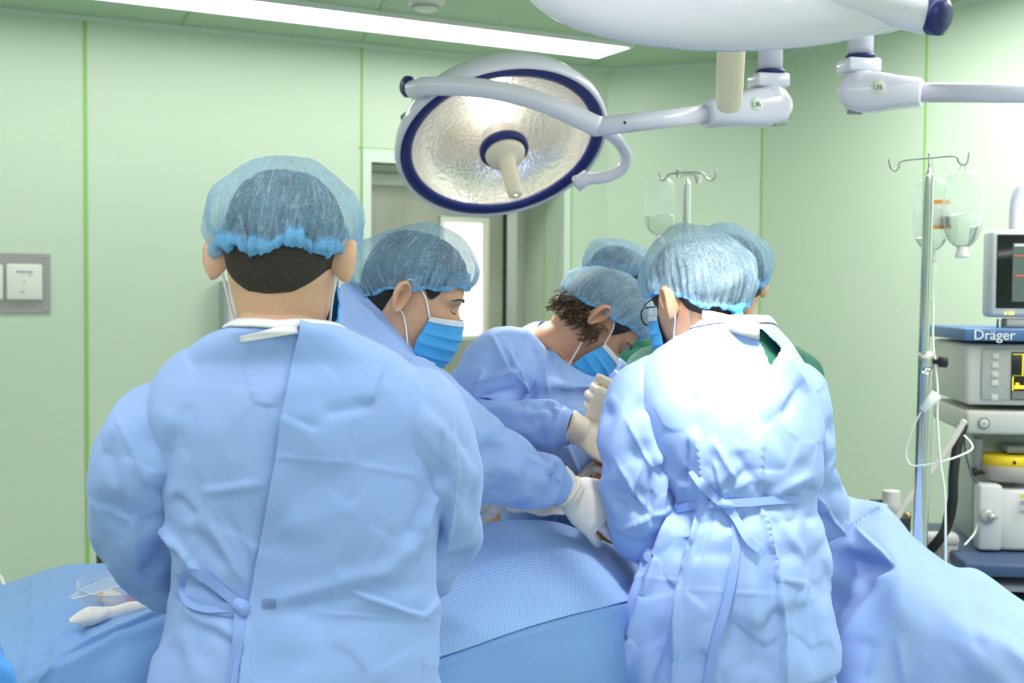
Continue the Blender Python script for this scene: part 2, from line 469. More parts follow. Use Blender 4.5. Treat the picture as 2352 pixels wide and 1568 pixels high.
def facets(A, seed, size, amp, wrap=True, soft=.42):
    """crumple: random plane-to-plane facets, as pressed non-woven cloth has"""
    r = np.random.RandomState(seed); n = normals(A, wrap); p = A.reshape(-1, 3)
    step = max(1, len(p)//4000); area = len(p)*np.median(np.linalg.norm(np.diff(A, axis=1), axis=-1))*np.median(np.linalg.norm(np.diff(A, axis=0), axis=-1))
    cnt = int(np.clip(area/size**2*1.3, 8, 420))
    c = p[r.randint(0, len(p), cnt)]
    g = r.normal(size=(cnt, 3)); g /= np.linalg.norm(g, axis=1)[:, None]
    h = np.zeros(len(p))
    for k in range(0, len(p), 12000):
        q = p[k:k+12000]
        d2 = ((q**2).sum(1)[:, None] + (c**2).sum(1)[None] - 2*q @ c.T)
        w = np.exp(-(d2 - d2.min(1, keepdims=True))/(size*soft)**2)
        w /= w.sum(1, keepdims=True)
        h[k:k+12000] = (w*(q @ g.T - (c*g).sum(1)[None])).sum(1)
    h = np.tanh(h/size)
    return A + n*(h*amp).reshape(A.shape[:2])[..., None]
def ring(c, a, b, yaw, n, tilt=0.0, sq=2.3, tdir=0.0):
    """a superellipse ring; angle 0 = local right, pi/2 = local front"""
    t = np.linspace(0, 2*math.pi, n, endpoint=False)
    ct, st = np.cos(t), np.sin(t)
    x = a*np.sign(ct)*np.abs(ct)**(2/sq); y = b*np.sign(st)*np.abs(st)**(2/sq)
    z = y*tilt + x*tdir
    cy, sy = math.cos(yaw), math.sin(yaw)
    return np.stack([c[0] + x*cy - y*sy, c[1] + x*sy + y*cy, c[2] + z], -1)
def loft(keys, nu, nv):
    """keys: list of (cx,cy,cz,a,b,yaw,tilt,sq,tdir) splined into nv rings"""
    K = spline(np.array([list(k) + [0.0]*(9 - len(k)) if len(k) < 9 else k for k in keys], float), nv)
    return np.stack([ring(k[:3], max(k[3], .004), max(k[4], .004), k[5], nu, k[6], k[7] if k[7] > 1 else 2.3, k[8]) for k in K])

# ------------------------------------------------------------------ heads
HEAD_ROWS = [  # z, front y, back y, half width, egg (pinch towards the front)
    (.1125, .004, -.004, .004, 0), (.110, .022, -.030, .024, 0), (.102, .046, -.058, .044, 0), (.086, .068, -.080, .060, 0),
    (.062, .084, -.094, .071, .03), (.036, .091, -.100, .0765, .06), (.018, .0915, -.101, .078, .08), (.002, .086, -.100, .077, .10),
    (-.020, .0875, -.096, .074, .12), (-.045, .0885, -.086, .070, .15), (-.068, .0885, -.074, .064, .18), (-.088, .0865, -.066, .058, .24),
    (-.103, .0860, -.063, .053, .32), (-.1125, .080, -.062, .050, .38), (-.118, .064, -.061, .050, .30), (-.124, .046, -.061, .052, .15),
    (-.134, .036, -.062, .0545, .05), (-.155, .031, -.064, .056, 0), (-.180, .030, -.068, .059, 0), (-.205, .032, -.076, .070, 0), (-.23, .035, -.085, .085, 0)]
def head_grid(nv=110, nu=112, female=False, scale=1.0, mask_flat=False):
    K = spline(np.array(HEAD_ROWS), nv)
    A = np.zeros((nv, nu, 3)); t = np.linspace(0, 2*math.pi, nu, endpoint=False)
    ct, st = np.cos(t), np.sin(t)
    for j, (z, f, b, w, egg) in enumerate(K):
        sq = 2.25
        x = w*np.sign(ct)*np.abs(ct)**(2/sq)
        y = np.where(st > 0, f*np.abs(st)**(2/sq), b*np.abs(st)**(2/sq))
        pinch = 1 - egg*np.clip(y/max(f, .01), 0, 1)**1.5
        if z < -.02 and z > -.125:      # the back of the jaw joins a narrower nape
            pinch = pinch*(1 - .18*smoothstep(-.02, -.07, z)*np.clip(y/min(b, -.01), 0, 1))
        A[j] = np.stack([x*pinch, y, np.full(nu, z)], -1)
    # features, only on the front
    x, y, z = A[..., 0], A[..., 1], A[..., 2]
    fr = smoothstep(.03, .06, y)
    g = lambda cx, cz, sx, sz: np.exp(-((x-cx)/sx)**2 - ((z-cz)/sz)**2)
    dy = np.zeros_like(x)
    nose = smoothstep(.012, -.034, z)*smoothstep(-.050, -.041, z)
    wn = .0075 + .006*smoothstep(0, -.035, z)
    dy += (.004 + .017*nose)*np.exp(-(x/wn)**2)*smoothstep(.022, .004, z)*smoothstep(-.052, -.042, z)
    for s in (-1, 1):
        dy += -.011*g(s*.031, .000, .015, .011) + .0065*g(s*.032, -.002, .0125, .0085) + .004*g(s*.030, .020, .020, .007)
        dy += .004*g(s*.040, -.030, .018, .016) + .005*g(s*.011, -.041, .006, .006)
    dy += .0055*g(0, -.067, .021, .006) + .0055*g(0, -.0775, .018, .006) - .003*g(0, -.072, .022, .0028) - .004*g(0, -.087, .02, .006) + .004*g(0, -.102, .018, .010)
    A[..., 1] = y + dy*fr
    A *= scale
    return A
def ear(side, scale=1.0, n=28, m=12, flare=0.5, fold=1.0):
    """an outer ear: a lobed dish with a raised rim; side +1 right"""
    t = np.linspace(0, 2*math.pi, n, endpoint=False)
    R = 1 + .10*np.sin(t) - .06*np.cos(2*t)
    out = []
    rs = np.linspace(0.05, 1, m)
    def pt(r, lift):
        u = -np.cos(t)*R*r*.0165*(1 + .22*np.sin(t)); v = np.sin(t)*R*r*.0315 - .002
        return np.stack([lift, u, v], -1)
    for r in rs:
        rim = .0085*np.exp(-((r-.9)/.12)**2)*(0.35 + .65*smoothstep(-1.1, .2, np.sin(t) - .4*np.cos(t)))
        anti = .0045*np.exp(-((r-.55)/.13)**2)*smoothstep(.3, -.4, np.cos(t))
        conch = -.011*np.exp(-(r/.45)**2)
        tragus = .005*np.exp(-((r-.5)/.15)**2)*np.exp(-((np.abs((t-math.pi*1.02)) )/.35)**2)
        out.append(pt(r, .010 + rim + anti + conch + tragus))
    for r, l in ((1.05, .011), (1.0, .004), (.8, -.003), (.55, -.010), (.3, -.014)):
        out.append(pt(r, np.full(n, l)))
    A = np.array(out)
    V, f = grid(A, wrap=True, cap0=True, cap1=True)
    # u axis: forward is -cos -> flip so that the front edge lies on +y side; then flare backwards away from the skull
    V = V[:, [0, 1, 2]].copy()
    V[:, 1] *= -.93; V[:, 2] *= .90
    a = flare
    x = V[:, 0]*math.cos(a) - (V[:, 1] - .012)*math.sin(a); yy = V[:, 0]*math.sin(a) + (V[:, 1] - .012)*math.cos(a)
    V = np.stack([x, yy, V[:, 2]], -1)
    V = V + np.array([.0785, -.014, -.008])
    V[:, 0] *= side
    if side < 0: f = [x[::-1] for x in f]
    return V*scale, f

skin_cols = {}
def skin(name, c):
    return mat('skin_' + name, c, 0.5, spec=.35, sss=0.25, build=mottled(tuple(x*.95 for x in c), tuple(min(1, x*1.05) for x in c), 45, 3, .12, 400))
hair_m = mat('dark_hair', (0.018, 0.014, 0.012), 0.55, build=noise_bump(300, .5, 3, .002))
def haircrop(t, b):
    tc = N(t, 'ShaderNodeTexCoord'); n = N(t, 'ShaderNodeTexNoise', Scale=500, Detail=3)
    t.links.new(tc.outputs['Object'], n.inputs['Vector'])
    r = N(t, 'ShaderNodeValToRGB'); r.color_ramp.elements[0].color = (.02, .016, .014, 1); r.color_ramp.elements[1].color = (.055, .043, .036, 1)
    r.color_ramp.elements[0].position = .35; r.color_ramp.elements[1].position = .7
    t.links.new(n.outputs[0], r.inputs[0]); t.links.new(r.outputs[0], b.inputs['Base Color'])

def cap_material(name, col, cover, stripe=260.0, tint=0.25):
    """thin non-woven cloth: it lets part of what lies below through, more between its crimps"""
    if name in MATS: return MATS[name]
    m = bpy.data.materials.new(name); m.use_nodes = True; t = m.node_tree
    b = t.nodes['Principled BSDF']; out = t.nodes['Material Output']
    b.inputs['Base Color'].default_value = (*col, 1); b.inputs['Roughness'].default_value = .7; b.inputs['Specular IOR Level'].default_value = .2
    tl = N(t, 'ShaderNodeBsdfTranslucent'); tl.inputs[0].default_value = (*col, 1)
    mx = N(t, 'ShaderNodeMixShader'); mx.inputs[0].default_value = tint
    t.links.new(b.outputs[0], mx.inputs[1]); t.links.new(tl.outputs[0], mx.inputs[2])
    tr = N(t, 'ShaderNodeBsdfTransparent')
    uv = N(t, 'ShaderNodeUVMap')
    w = N(t, 'ShaderNodeTexWave', Scale=stripe/20.0, Distortion=1.2, Detail=2.0); w.bands_direction = 'X'
    w.inputs['Detail Scale'].default_value = 1.5
    t.links.new(uv.outputs[0], w.inputs['Vector'])
    tc = N(t, 'ShaderNodeTexCoord')
    n = N(t, 'ShaderNodeTexNoise', Scale=260, Detail=3); t.links.new(tc.outputs['Object'], n.inputs['Vector'])
    n2 = N(t, 'ShaderNodeTexNoise', Scale=22, Detail=2); t.links.new(tc.outputs['Object'], n2.inputs['Vector'])
    def mth(op, a, bb, clamp=False):
        q = N(t, 'ShaderNodeMath', operation=op); q.use_clamp = clamp
        for i, x in enumerate((a, bb)):
            if isinstance(x, (int, float)): q.inputs[i].default_value = x
            else: t.links.new(x, q.inputs[i])
        return q.outputs[0]
    mp = N(t, 'ShaderNodeMapping'); mp.inputs['Scale'].default_value = (1.1, 1.0, 1.0); t.links.new(uv.outputs[0], mp.inputs[0])
    n3 = N(t, 'ShaderNodeTexNoise', Scale=2.2, Detail=3, Distortion=.8); t.links.new(mp.outputs[0], n3.inputs['Vector'])
    ln = mth('MULTIPLY', mth('SUBTRACT', 1.0, mth('MULTIPLY', mth('ABSOLUTE', mth('SUBTRACT', n3.outputs['Fac'], .5), 0), 42.0), True), .6)
    mxc = N(t, 'ShaderNodeMix', data_type='RGBA'); mxc.inputs['A'].default_value = (*col, 1); mxc.inputs['B'].default_value = (.80, .90, 1, 1)
    t.links.new(ln, mxc.inputs['Factor']); t.links.new(mxc.outputs['Result'], b.inputs['Base Color'])
    v = mth('MULTIPLY', mth('POWER', w.outputs['Fac'], 3.0), .24)
    v = mth('ADD', v, mth('MULTIPLY', ln, .30))
    v = mth('ADD', v, mth('MULTIPLY', mth('SUBTRACT', n.outputs['Fac'], .5), .5))
    v = mth('ADD', v, mth('MULTIPLY', mth('SUBTRACT', n2.outputs['Fac'], .5), .35))
    v = mth('ADD', v, cover, True)
    m2 = N(t, 'ShaderNodeMixShader')
    t.links.new(v, m2.inputs[0]); t.links.new(tr.outputs[0], m2.inputs[1]); t.links.new(mx.outputs[0], m2.inputs[2])
    bp = N(t, 'ShaderNodeBump', Strength=.5, Distance=.001)
    t.links.new(w.outputs['Fac'], bp.inputs['Height']); t.links.new(bp.outputs[0], b.inputs['Normal'])
    t.links.new(m2.outputs[0], out.inputs[0])
    MATS[name] = m; return m
def add_uv(o, nv, nu, wrap, su=1.0, sv=1.0):
    me = o.data; uv = me.uv_layers.new(name='UVMap')
    d = np.zeros((len(me.loops), 2)); idx = np.zeros(len(me.loops), int); me.loops.foreach_get('vertex_index', idx)
    li = 0
    i = idx % nu; j = idx // nu
    u = i/nu*su; v = j/nv*sv
    # the seam column: columns wrapped to 0 belong to u = su
    if wrap:
        q = i.reshape(-1)
        for p in me.polygons:
            ls = list(p.loop_indices); cols = i[ls]
            if cols.max() == nu - 1 and cols.min() == 0:
                for l in ls:
                    if i[l] == 0: u[l] = su
    uv.data.foreach_set('uv', np.stack([u, v], 1).ravel())
def cap_grid(band, puff, seed, nv=70, nu=360, pleats=46, crown=.128, tuck=True, lump=.006, backbag=0.0, pl_amp=.0045, edge_wave=.004):
    """a bouffant cap in head coordinates. band(phi) -> height of the elastic; phi 0 = right, pi/2 = front"""
    r = np.random.RandomState(seed)
    phi = np.linspace(0, 2*math.pi, nu, endpoint=False)
    zb = np.array([band(p) for p in phi])
    zb = zb + edge_wave*(np.sin(phi*5 + r.rand()*6) + .8*np.sin(phi*9 + r.rand()*6) + .3*np.sin(phi*19 + r.rand()*6))*.7
    # head radii at the band
    K = np.array(HEAD_ROWS)[::-1]
    def half(z):
        f = np.interp(z, K[:, 0], K[:, 1]); b = np.interp(z, K[:, 0], K[:, 2]); w = np.interp(z, K[:, 0], K[:, 3]); return f, b, w
    rows = []
    t = np.concatenate([np.linspace(0, 1, nv), np.linspace(1.02, 1.16, 10)]) if tuck else np.linspace(0, 1, nv)
    ph_j = np.cumsum(0.6 + .8*r.rand(nu)); ph_j = ph_j/ph_j[-1]*2*math.pi
    pl = np.abs(((ph_j*pleats/(2*math.pi)) % 1) - .5)*2
    pl2 = np.sin(ph_j*pleats*.37 + 1.3)*.5 + np.sin(ph_j*pleats*.21 + 4)*.5
    f, b, w = half(zb)
    ct, st = np.cos(phi), np.sin(phi)
    bx = (w + .009)*np.sign(ct)*np.abs(ct)**.9; by = np.where(st > 0, (f + .006)*np.abs(st)**.9, (b - .009)*np.abs(st)**.9)
    for tt in t:
        if tt <= 1:
            e = tt**.62
            a = e*math.pi/2
            s = math.sin(a); c = math.cos(a)
            # dome through the crown to the puffed belt, then back in to the band
            pu = puff(phi)
            k = math.sin(math.pi*min(1, tt)**1.6)**1.0
            rad = s
            X = bx*rad + ct*pu*k*(.6+.4*s); Y = by*rad + st*pu*k*(.6+.4*s) - backbag*k*np.clip(-st, 0, 1)
            Z = zb + (crown - zb)*(c**.85 if c > 0 else 0) + 0*phi
            Z = Z - .012*k*np.clip(pu/.03, 0, 1.5)*smoothstep(.55, .9, tt)
            fall = smoothstep(.35, 1.0, tt)
            amp = pl_amp*fall*(1 - .25*smoothstep(.93, 1, tt)) + pl_amp*.22
            rr = (pl - .5)*amp*1.3 + pl2*amp*.8
        else:
            q = (tt - 1)/.16
            ins = 1 - .05*q
            X = bx*ins; Y = by*ins; Z = zb + .030*q
            rr = (pl - .5)*pl_amp*.9 + pl2*pl_amp*.6
        n = np.stack([ct, st, 0*ct], -1)
        A = np.stack([X, Y, Z], -1) + n*rr[:, None]
        rows.append(A)
    A = np.array(rows)
    lm = fbm(A.reshape(-1, 3), seed + 5, 38, 3).reshape(A.shape[:2])
    ww = np.interp(t, [0, .5, .9, 1, 2], [1, 1, .5, .15, 0])
    n = A - np.array([0, -.01, .02]); n /= np.linalg.norm(n, axis=-1, keepdims=True)
    A = A + n*(lm*lump*ww[:, None])[..., None]
    A = facets(A, seed + 9, .03, lump*.9)
    return A

# ------------------------------------------------------------------ hands and bodies
def hand_chains(wrist, fwd, palm_n, thumb_side, curl=(20, 30, 25), spread=6, size=1.0, thumb=(35, 20), fingers=None):
    """chains of (points, radii) for a palm and five fingers. fwd: along the fingers; palm_n: out of the palm; thumb_side: +-1 about fwd"""
    f = np.asarray(fwd, float); f /= np.linalg.norm(f)
    n = np.asarray(palm_n, float); n = n - f*np.dot(n, f); n /= np.linalg.norm(n)
    s = np.cross(f, n)*thumb_side            # towards the thumb
    out = []
    L = [(.044, .026, .021), (.048, .030, .022), (.045, .027, .021), (.035, .021, .019)]
    for i in range(4):
        off = (.029 - .0195*i)
        base = wrist + (f*(.088 - .004*abs(i-1) - (.006 if i == 3 else 0)) + s*off)*size
        a0 = math.radians(spread)*(1.2 - i*.8)
        c = curl[i] if hasattr(curl[0], '__len__') else curl
        ang = 0; d0 = f*math.cos(a0) + s*math.sin(a0)
        pts = [wrist + (f*.03 + s*off*.7)*size, base]; p = base
        for l, cu in zip(L[i], c):
            ang += math.radians(cu)
            d = d0*math.cos(ang) + n*math.sin(ang)
            p = p + d*l*size; pts.append(p)
        out.append((pts, [.0098*size, .0094*size, .0088*size, .0079*size, .0066*size]))
    tb = wrist + (f*.028 + s*.030 + n*.008)*size
    ta = math.radians(thumb[0])
    d = f*math.cos(ta) + s*math.sin(ta)*.85 + n*.35*math.sin(ta); d /= np.linalg.norm(d)
    d2 = f*math.cos(ta-.5) + s*math.sin(ta-.5) + n*math.sin(math.radians(thumb[1])); d2 /= np.linalg.norm(d2)
    out.append(([wrist + (f*.012 + s*.012)*size, tb, tb + d*.036*size, tb + d*.036*size + d2*.030*size, tb + d*.036*size + d2*.052*size],
                [.016*size, .0155*size, .012*size, .0105*size, .008*size]))
    palm = []
    for q, (hw, ht) in ((0.0, (.027, .019)), (.02, (.032, .018)), (.05, (.041, .0165)), (.08, (.0425, .0145)), (.097, (.038, .010))):
        t = np.linspace(0, 2*math.pi, 20, endpoint=False)
        palm.append(wrist + f*q*size + (np.cos(t)[:, None]*s*hw + np.sin(t)[:, None]*n*ht)*size)
    return out, np.array(palm)
def hand_mesh(chains, palm, grow=0.0):
    pc = palm.mean(1, keepdims=True); pl = palm + (palm - pc)/(np.linalg.norm(palm - pc, axis=-1, keepdims=True) + 1e-9)*grow
    parts = [grid(pl, wrap=True, cap0=True, cap1=True)]
    for pts, rr in chains:
        r2 = [x + grow for x in rr]
        v, f = tube(pts, r2, 12, seg=22)
        tip = np.asarray(pts[-1]); d = tip - np.asarray(pts[-2]); d /= np.linalg.norm(d)
        hs = lathe([(r2[-1], 0), (r2[-1]*.86, r2[-1]*.5), (r2[-1]*.5, r2[-1]*.86), (.0005, r2[-1])], tip - d*.0005, d, 12, True, True)
        parts += [(v, f), hs]
    return join(*parts)
def remesh(vf, voxel, smooth=2):
    """one closed skin round everything in vf"""
    me = bpy.data.meshes.new('tmp'); me.from_pydata(np.asarray(vf[0]).tolist(), [], [tuple(map(int, x)) for x in vf[1]]); me.update()
    o = bpy.data.objects.new('tmp', me); C.objects.link(o)
    bm = bmesh.new(); bm.from_mesh(me); bmesh.ops.recalc_face_normals(bm, faces=bm.faces); bm.to_mesh(me); bm.free()
    md = o.modifiers.new('r', 'REMESH'); md.mode = 'VOXEL'; md.voxel_size = voxel
    if smooth:
        sm = o.modifiers.new('s', 'SMOOTH'); sm.iterations = smooth; sm.factor = .5
    dg = bpy.context.evaluated_depsgraph_get(); e = o.evaluated_get(dg); m2 = bpy.data.meshes.new_from_object(e)
    v = np.zeros(len(m2.vertices)*3); m2.vertices.foreach_get('co', v)
    f = [tuple(p.vertices) for p in m2.polygons]
    bpy.data.objects.remove(o); bpy.data.meshes.remove(me); bpy.data.meshes.remove(m2)
    return v.reshape(-1, 3), f
def head_matrix(yaw, pitch, roll):
    """yaw 0 = looking away from the lens (+y), positive to the left; pitch positive = looking down; roll positive = towards own right"""
    return rotz(yaw) @ rot((1, 0, 0), -pitch) @ rot((0, 1, 0), roll)
class Pose: pass
def build_body(parent, po, m):
    """one closed surface: head with ears, neck, trunk, arms, legs, feet"""
    M = po.hm; hp = po.head; nb = po.neck
    G = head_grid(scale=po.hs)
    cutr = int(np.argmin(np.abs(G[:, 0, 2] + .126*po.hs)))
    Hd = G[:cutr] @ M.T + hp
    hv, hf = grid(Hd, wrap=True, cap0=True, cap1=True)
    ears = [ear(s, po.hs, flare=getattr(po, 'flare', .5)) for s in (1, -1)]
    ears = [(v @ M.T + hp, f) for v, f in ears]
    # trunk and limbs
    sh = (po.shR + po.shL)/2
    yaw = math.atan2(po.right[1], po.right[0])
    pv = po.pelvis
    def k(p, a, b, ): return (p[0], p[1], p[2], a, b, yaw, 0, 2.3, 0)
    hwid = np.linalg.norm(po.shR - po.shL)/2
    trunk = loft([k(pv - up*.10, .13, .09), k(pv, .165, .115), k(pv*.6 + sh*.4 + po.front*.01, .135, .10), k(pv*.25 + sh*.75, hwid*.86, .115),
                  k(sh*.93 + nb*.07 , hwid*.92, .10), k(sh*.45 + nb*.55, hwid*.55, .075), k(nb + up*.005, .062, .056)], 40, 40)
    parts = [grid(trunk, wrap=True, cap0=True, cap1=True)]
    h3 = lambda y, z: np.array([0, y, z])*po.hs @ M.T + hp
    parts.append(tube([h3(-.012, -.03), h3(-.012, -.085), h3(-.013, -.118), h3(-.012, -.13)*.45 + (nb + up*.03)*.55, nb - up*.03], [.040*po.hs, .0515*po.hs, .053*po.hs, .056*po.hs, .062], 32, seg=40))
    for S_, E_, W_ in ((po.shR, po.elR, po.wrR), (po.shL, po.elL, po.wrL)):
        ax = S_*.9 + sh*.1
        parts.append(tube([ax, S_*.8 + E_*.2, S_*.5 + E_*.5, E_, E_*.55 + W_*.45, W_], [.062, .056, .048, .042, .042, .029], 16, seg=30, smooth_path=True))
    for s, ft in ((1, po.ftR), (-1, po.ftL)):
        hip = pv + po.right*s*.085 - up*.06; ank = np.array([ft[0], ft[1], .09]); kn = (hip*.46 + ank*.54) + po.front*.02
        parts.append(tube([hip + up*.08, hip, hip*.5 + kn*.5, kn, kn*.6 + ank*.4, ank], [.08, .088, .075, .056, .054, .037], 16, seg=30))
        fd = po.front
        parts.append(tube([ank - up*.01, ank - up*.045 - fd*.03, ank - up*.055 + fd*.05, ank - up*.062 + fd*.13, ank - up*.066 + fd*.17], [.036, .036, .034, .026, .018], 14, seg=20))
    tv, tf = remesh(join(*parts), .008, 4)
    tv[:, 2] = np.maximum(tv[:, 2], 0.004)
    b = fuse([(hv, hf)] + ears, (tv, tf), m, parent)
    hands = [remesh(hand_mesh(ch, pm, grow=-.0045), .0035, 1) for ch, pm in getattr(po, 'hands', [])]
    if hands:      # the hands belong to the same surface
        bm = bmesh.new(); bm.from_mesh(b.data); base = origin_of(parent)
        for v, f in hands:
            vs = [bm.verts.new(x) for x in (v - base)]
            for q in f:
                fc = bm.faces.new([vs[i] for i in q]); fc.smooth = True
        bm.to_mesh(b.data); bm.free()
    return b
def fuse(adds, base, m, parent):
    o = obj('body', base, m, parent)
    tmp = []
    for a in adds:
        t = obj('tmp', a, m, parent)
        bm = bmesh.new(); bm.from_mesh(t.data); bmesh.ops.recalc_face_normals(bm, faces=bm.faces); bm.to_mesh(t.data); bm.free()
        md = o.modifiers.new('u', 'BOOLEAN'); md.operation = 'UNION'; md.solver = 'EXACT'; md.use_self = False; md.object = t; tmp.append(t)
    dg = bpy.context.evaluated_depsgraph_get(); dg.update()
    m2 = bpy.data.meshes.new_from_object(o.evaluated_get(dg))
    zs = np.zeros(len(m2.vertices)*3); m2.vertices.foreach_get('co', zs)
    want = np.concatenate([a[0] for a in adds] + [base[0]]); got = zs.reshape(-1, 3) + origin_of(parent)
    if len(got) and abs(got[:, 2].max() - want[:, 2].max()) < .004 and len(got) > len(want)*.6:
        o.modifiers.clear(); old = o.data; o.data = m2; bpy.data.meshes.remove(old); m2.name = 'body'
        m2.polygons.foreach_set('use_smooth', [True]*len(m2.polygons))
    else:
        print('FUSE fallback', parent.name, len(got), len(want))
        C.objects.unlink(o); bpy.data.objects.remove(o)
        o = obj('body', join(base, *adds), m, parent)
    for t in tmp:
        d = t.data; bpy.data.objects.remove(t); bpy.data.meshes.remove(d)
    return o
# ------------------------------------------------------------------ clothing shared by the team
def cloth_mat(name, c, rough=.62, tr=.12, bump=.25, weave=900, var=.05):
    if name in MATS: return MATS[name]
    m = bpy.data.materials.new(name); m.use_nodes = True; t = m.node_tree
    b = t.nodes['Principled BSDF']; out = t.nodes['Material Output']
    b.inputs['Roughness'].default_value = rough; b.inputs['Specular IOR Level'].default_value = .35
    b.inputs['Sheen Weight'].default_value = .15
    tc = N(t, 'ShaderNodeTexCoord')
    n = N(t, 'ShaderNodeTexNoise', Scale=weave, Detail=2); t.links.new(tc.outputs['Object'], n.inputs['Vector'])
    n2 = N(t, 'ShaderNodeTexNoise', Scale=6, Detail=3); t.links.new(tc.outputs['Object'], n2.inputs['Vector'])
    r = N(t, 'ShaderNodeValToRGB')
    r.color_ramp.elements[0].color = (*[x*(1-var) for x in c], 1); r.color_ramp.elements[1].color = (*[min(1, x*(1+var)) for x in c], 1)
    r.color_ramp.elements[0].position = .35; r.color_ramp.elements[1].position = .65
    t.links.new(n2.outputs[0], r.inputs[0]); t.links.new(r.outputs[0], b.inputs['Base Color'])
    bp = N(t, 'ShaderNodeBump', Strength=bump, Distance=.0006)
    t.links.new(n.outputs[0], bp.inputs['Height']); t.links.new(bp.outputs[0], b.inputs['Normal'])
    tl = N(t, 'ShaderNodeBsdfTranslucent'); t.links.new(r.outputs[0], tl.inputs[0])
    mx = N(t, 'ShaderNodeMixShader'); mx.inputs[0].default_value = tr
    t.links.new(b.outputs[0], mx.inputs[1]); t.links.new(tl.outputs[0], mx.inputs[2]); t.links.new(mx.outputs[0], out.inputs[0])
    MATS[name] = m; return m
gown_m = cloth_mat('pale_blue_gown', (.33, .495, .92))
flap_m = cloth_mat('pale_blue_gown_panel', (.315, .48, .92))
tie_m = cloth_mat('blue_gown_tie', (.27, .42, .88))
white_m = cloth_mat('white_neck_tape', (.80, .80, .86), .7)
mask_m = cloth_mat('blue_mask', (.07, .43, .90), .7, .15, .4, 500)
mask_w = cloth_mat('white_mask_edge', (.72, .78, .88), .7)
loop_m = mat('white_elastic', (.85, .84, .86), .7)
glove_m = mat('latex_glove', (.70, .66, .65), .45, sss=.15, spec=.5, build=mottled((.66, .62, .62), (.74, .70, .68), 20, 3, .45, 70))
glove_y = mat('cream_latex_glove', (.88, .80, .66), .45, sss=.15, build=mottled((.76, .64, .46), (.80, .72, .62), 22, 3, .45, 70))
scrub_m = cloth_mat('green_scrubs', (.02, .15, .095), .8, .02)

def px_ring(y, xl, xr, D, b, yaw=0.0, tilt=0.0, sq=2.3, tdir=0.0):
    c = P((xl+xr)/2, y, D); a = (xr - xl)/2*D/F
    return (*c, a, b, yaw, tilt, sq, tdir)
def hairline(tab):
    """height of the hair's edge by direction (degrees, 90 = forehead, 270 = nape)"""
    d = np.array(tab, float); xs = np.concatenate([d[:, 0] - 360, d[:, 0], d[:, 0] + 360]); zs = np.tile(d[:, 1], 3)
    q = np.arange(-40, 401); v = np.interp(q, xs, zs); v = np.convolve(np.pad(v, 6, mode='edge'), np.ones(13)/13, 'valid')
    return lambda p: float(np.interp(math.degrees(p) % 360, q, v))
def solid(o, th=.0012):
    md = o.modifiers.new('thickness', 'SOLIDIFY'); md.thickness = th; md.offset = -1
    return o
def cloth_tube(parent, name, keys, nu, nv, m, seed, scale=(1.05, 1.04), lines=(), crumple=(.09, .004), k=1, pinrows=(0, 0), cut=None, post=None, **kw):
    A = loft(keys, nu, nv)
    pin = np.zeros(A.shape[:2])
    if pinrows[0]: pin[:pinrows[0]] = .6
    if pinrows[1]: pin[-pinrows[1]:] = .6
    if cut is not None: pin = np.maximum(pin, cut(A))
    X = relax(A, True, scale, pin=pin, seed=seed, **kw)
    X = refine(X, k)
    if crumple: X = facets(X, seed, *crumple); X = facets(X, seed + 70, .055, .0042, True, .26)
    if lines: X = folds(X, lines)
    if post is not None: X = post(X)
    return X
def sleeve(parent, path, rad, seed, m, nu=20, nv=22, scale=(1.05, 1.07), lines=(), k=3, crumple=(.075, .008), flat=1.0, label=None, **kw):
    c = spline(np.array(path), nv); rr = spline(np.array(rad, float), nv)[:, 0]
    T, Nn, B = frames(c)
    a = np.linspace(0, 2*math.pi, nu, endpoint=False)
    A = c[:, None] + rr[:, None, None]*(np.cos(a)[None, :, None]*Nn[:, None]*flat + np.sin(a)[None, :, None]*B[:, None])
    if np.dot(np.cross(A[0, 1]-A[0, 0], A[1, 0]-A[0, 0]), A[0, 0]-c[0]) < 0: A = A[:, ::-1]
    pin = np.zeros(A.shape[:2]); pin[:2] = .5; pin[-3:] = .5
    args = dict(hold=.012, steps=160, bend=.2, jitter=.006, deep=.018, push=.02, freq=18, grav=.0001); args.update(kw)
    X = relax(A, True, scale, pin=pin, seed=seed, **args)
    X = refine(X, k)
    if crumple: X = facets(X, seed, *crumple); X = facets(X, seed + 70, .045, .0034, True, .28)
    if lines: X = folds(X, lines)
    o = obj('sleeve', grid(X, wrap=True), m, parent, label=label)
    return solid(o), X
def ribbon(pts, w, nrm, n=None, tw=0.0, th=.0006):
    """a flat tape along pts"""
    pts = np.asarray(pts, float); c = spline(pts, n or (len(pts)-1)*12)
    T = np.gradient(c, axis=0); T /= np.linalg.norm(T, axis=1)[:, None]
    nr = np.asarray(nrm, float); nr = np.broadcast_to(nr, c.shape)
    s = np.cross(T, nr); s /= np.linalg.norm(s, axis=1)[:, None] + 1e-9; nn = np.cross(s, T)
    if tw:
        a = np.linspace(0, tw, len(c))[:, None]; s, nn = s*np.cos(a) + nn*np.sin(a), nn*np.cos(a) - s*np.sin(a)
    h = w/2
    A = np.stack([c - s*h - nn*th, c + s*h - nn*th, c + s*h + nn*th, c - s*h + nn*th], 1)
    return grid(A, wrap=True, cap0=True, cap1=True)
def on_surface(X, px, py, out=.003):
    """the point of a cloth grid that shows at this place of the photograph, nearest to the lens"""
    qx, qy = proj(X); n = normals(X, True)
    vis = ((CAM - X)*n).sum(-1) > 0
    d = np.hypot(qx - px, qy - py) + np.where(vis, 0, 1e4)
    i = np.unravel_index(np.argmin(d), d.shape)
    # shift in the plane to the exact place
    p = X[i] + n[i]*out
    return P(px, py, p[1])
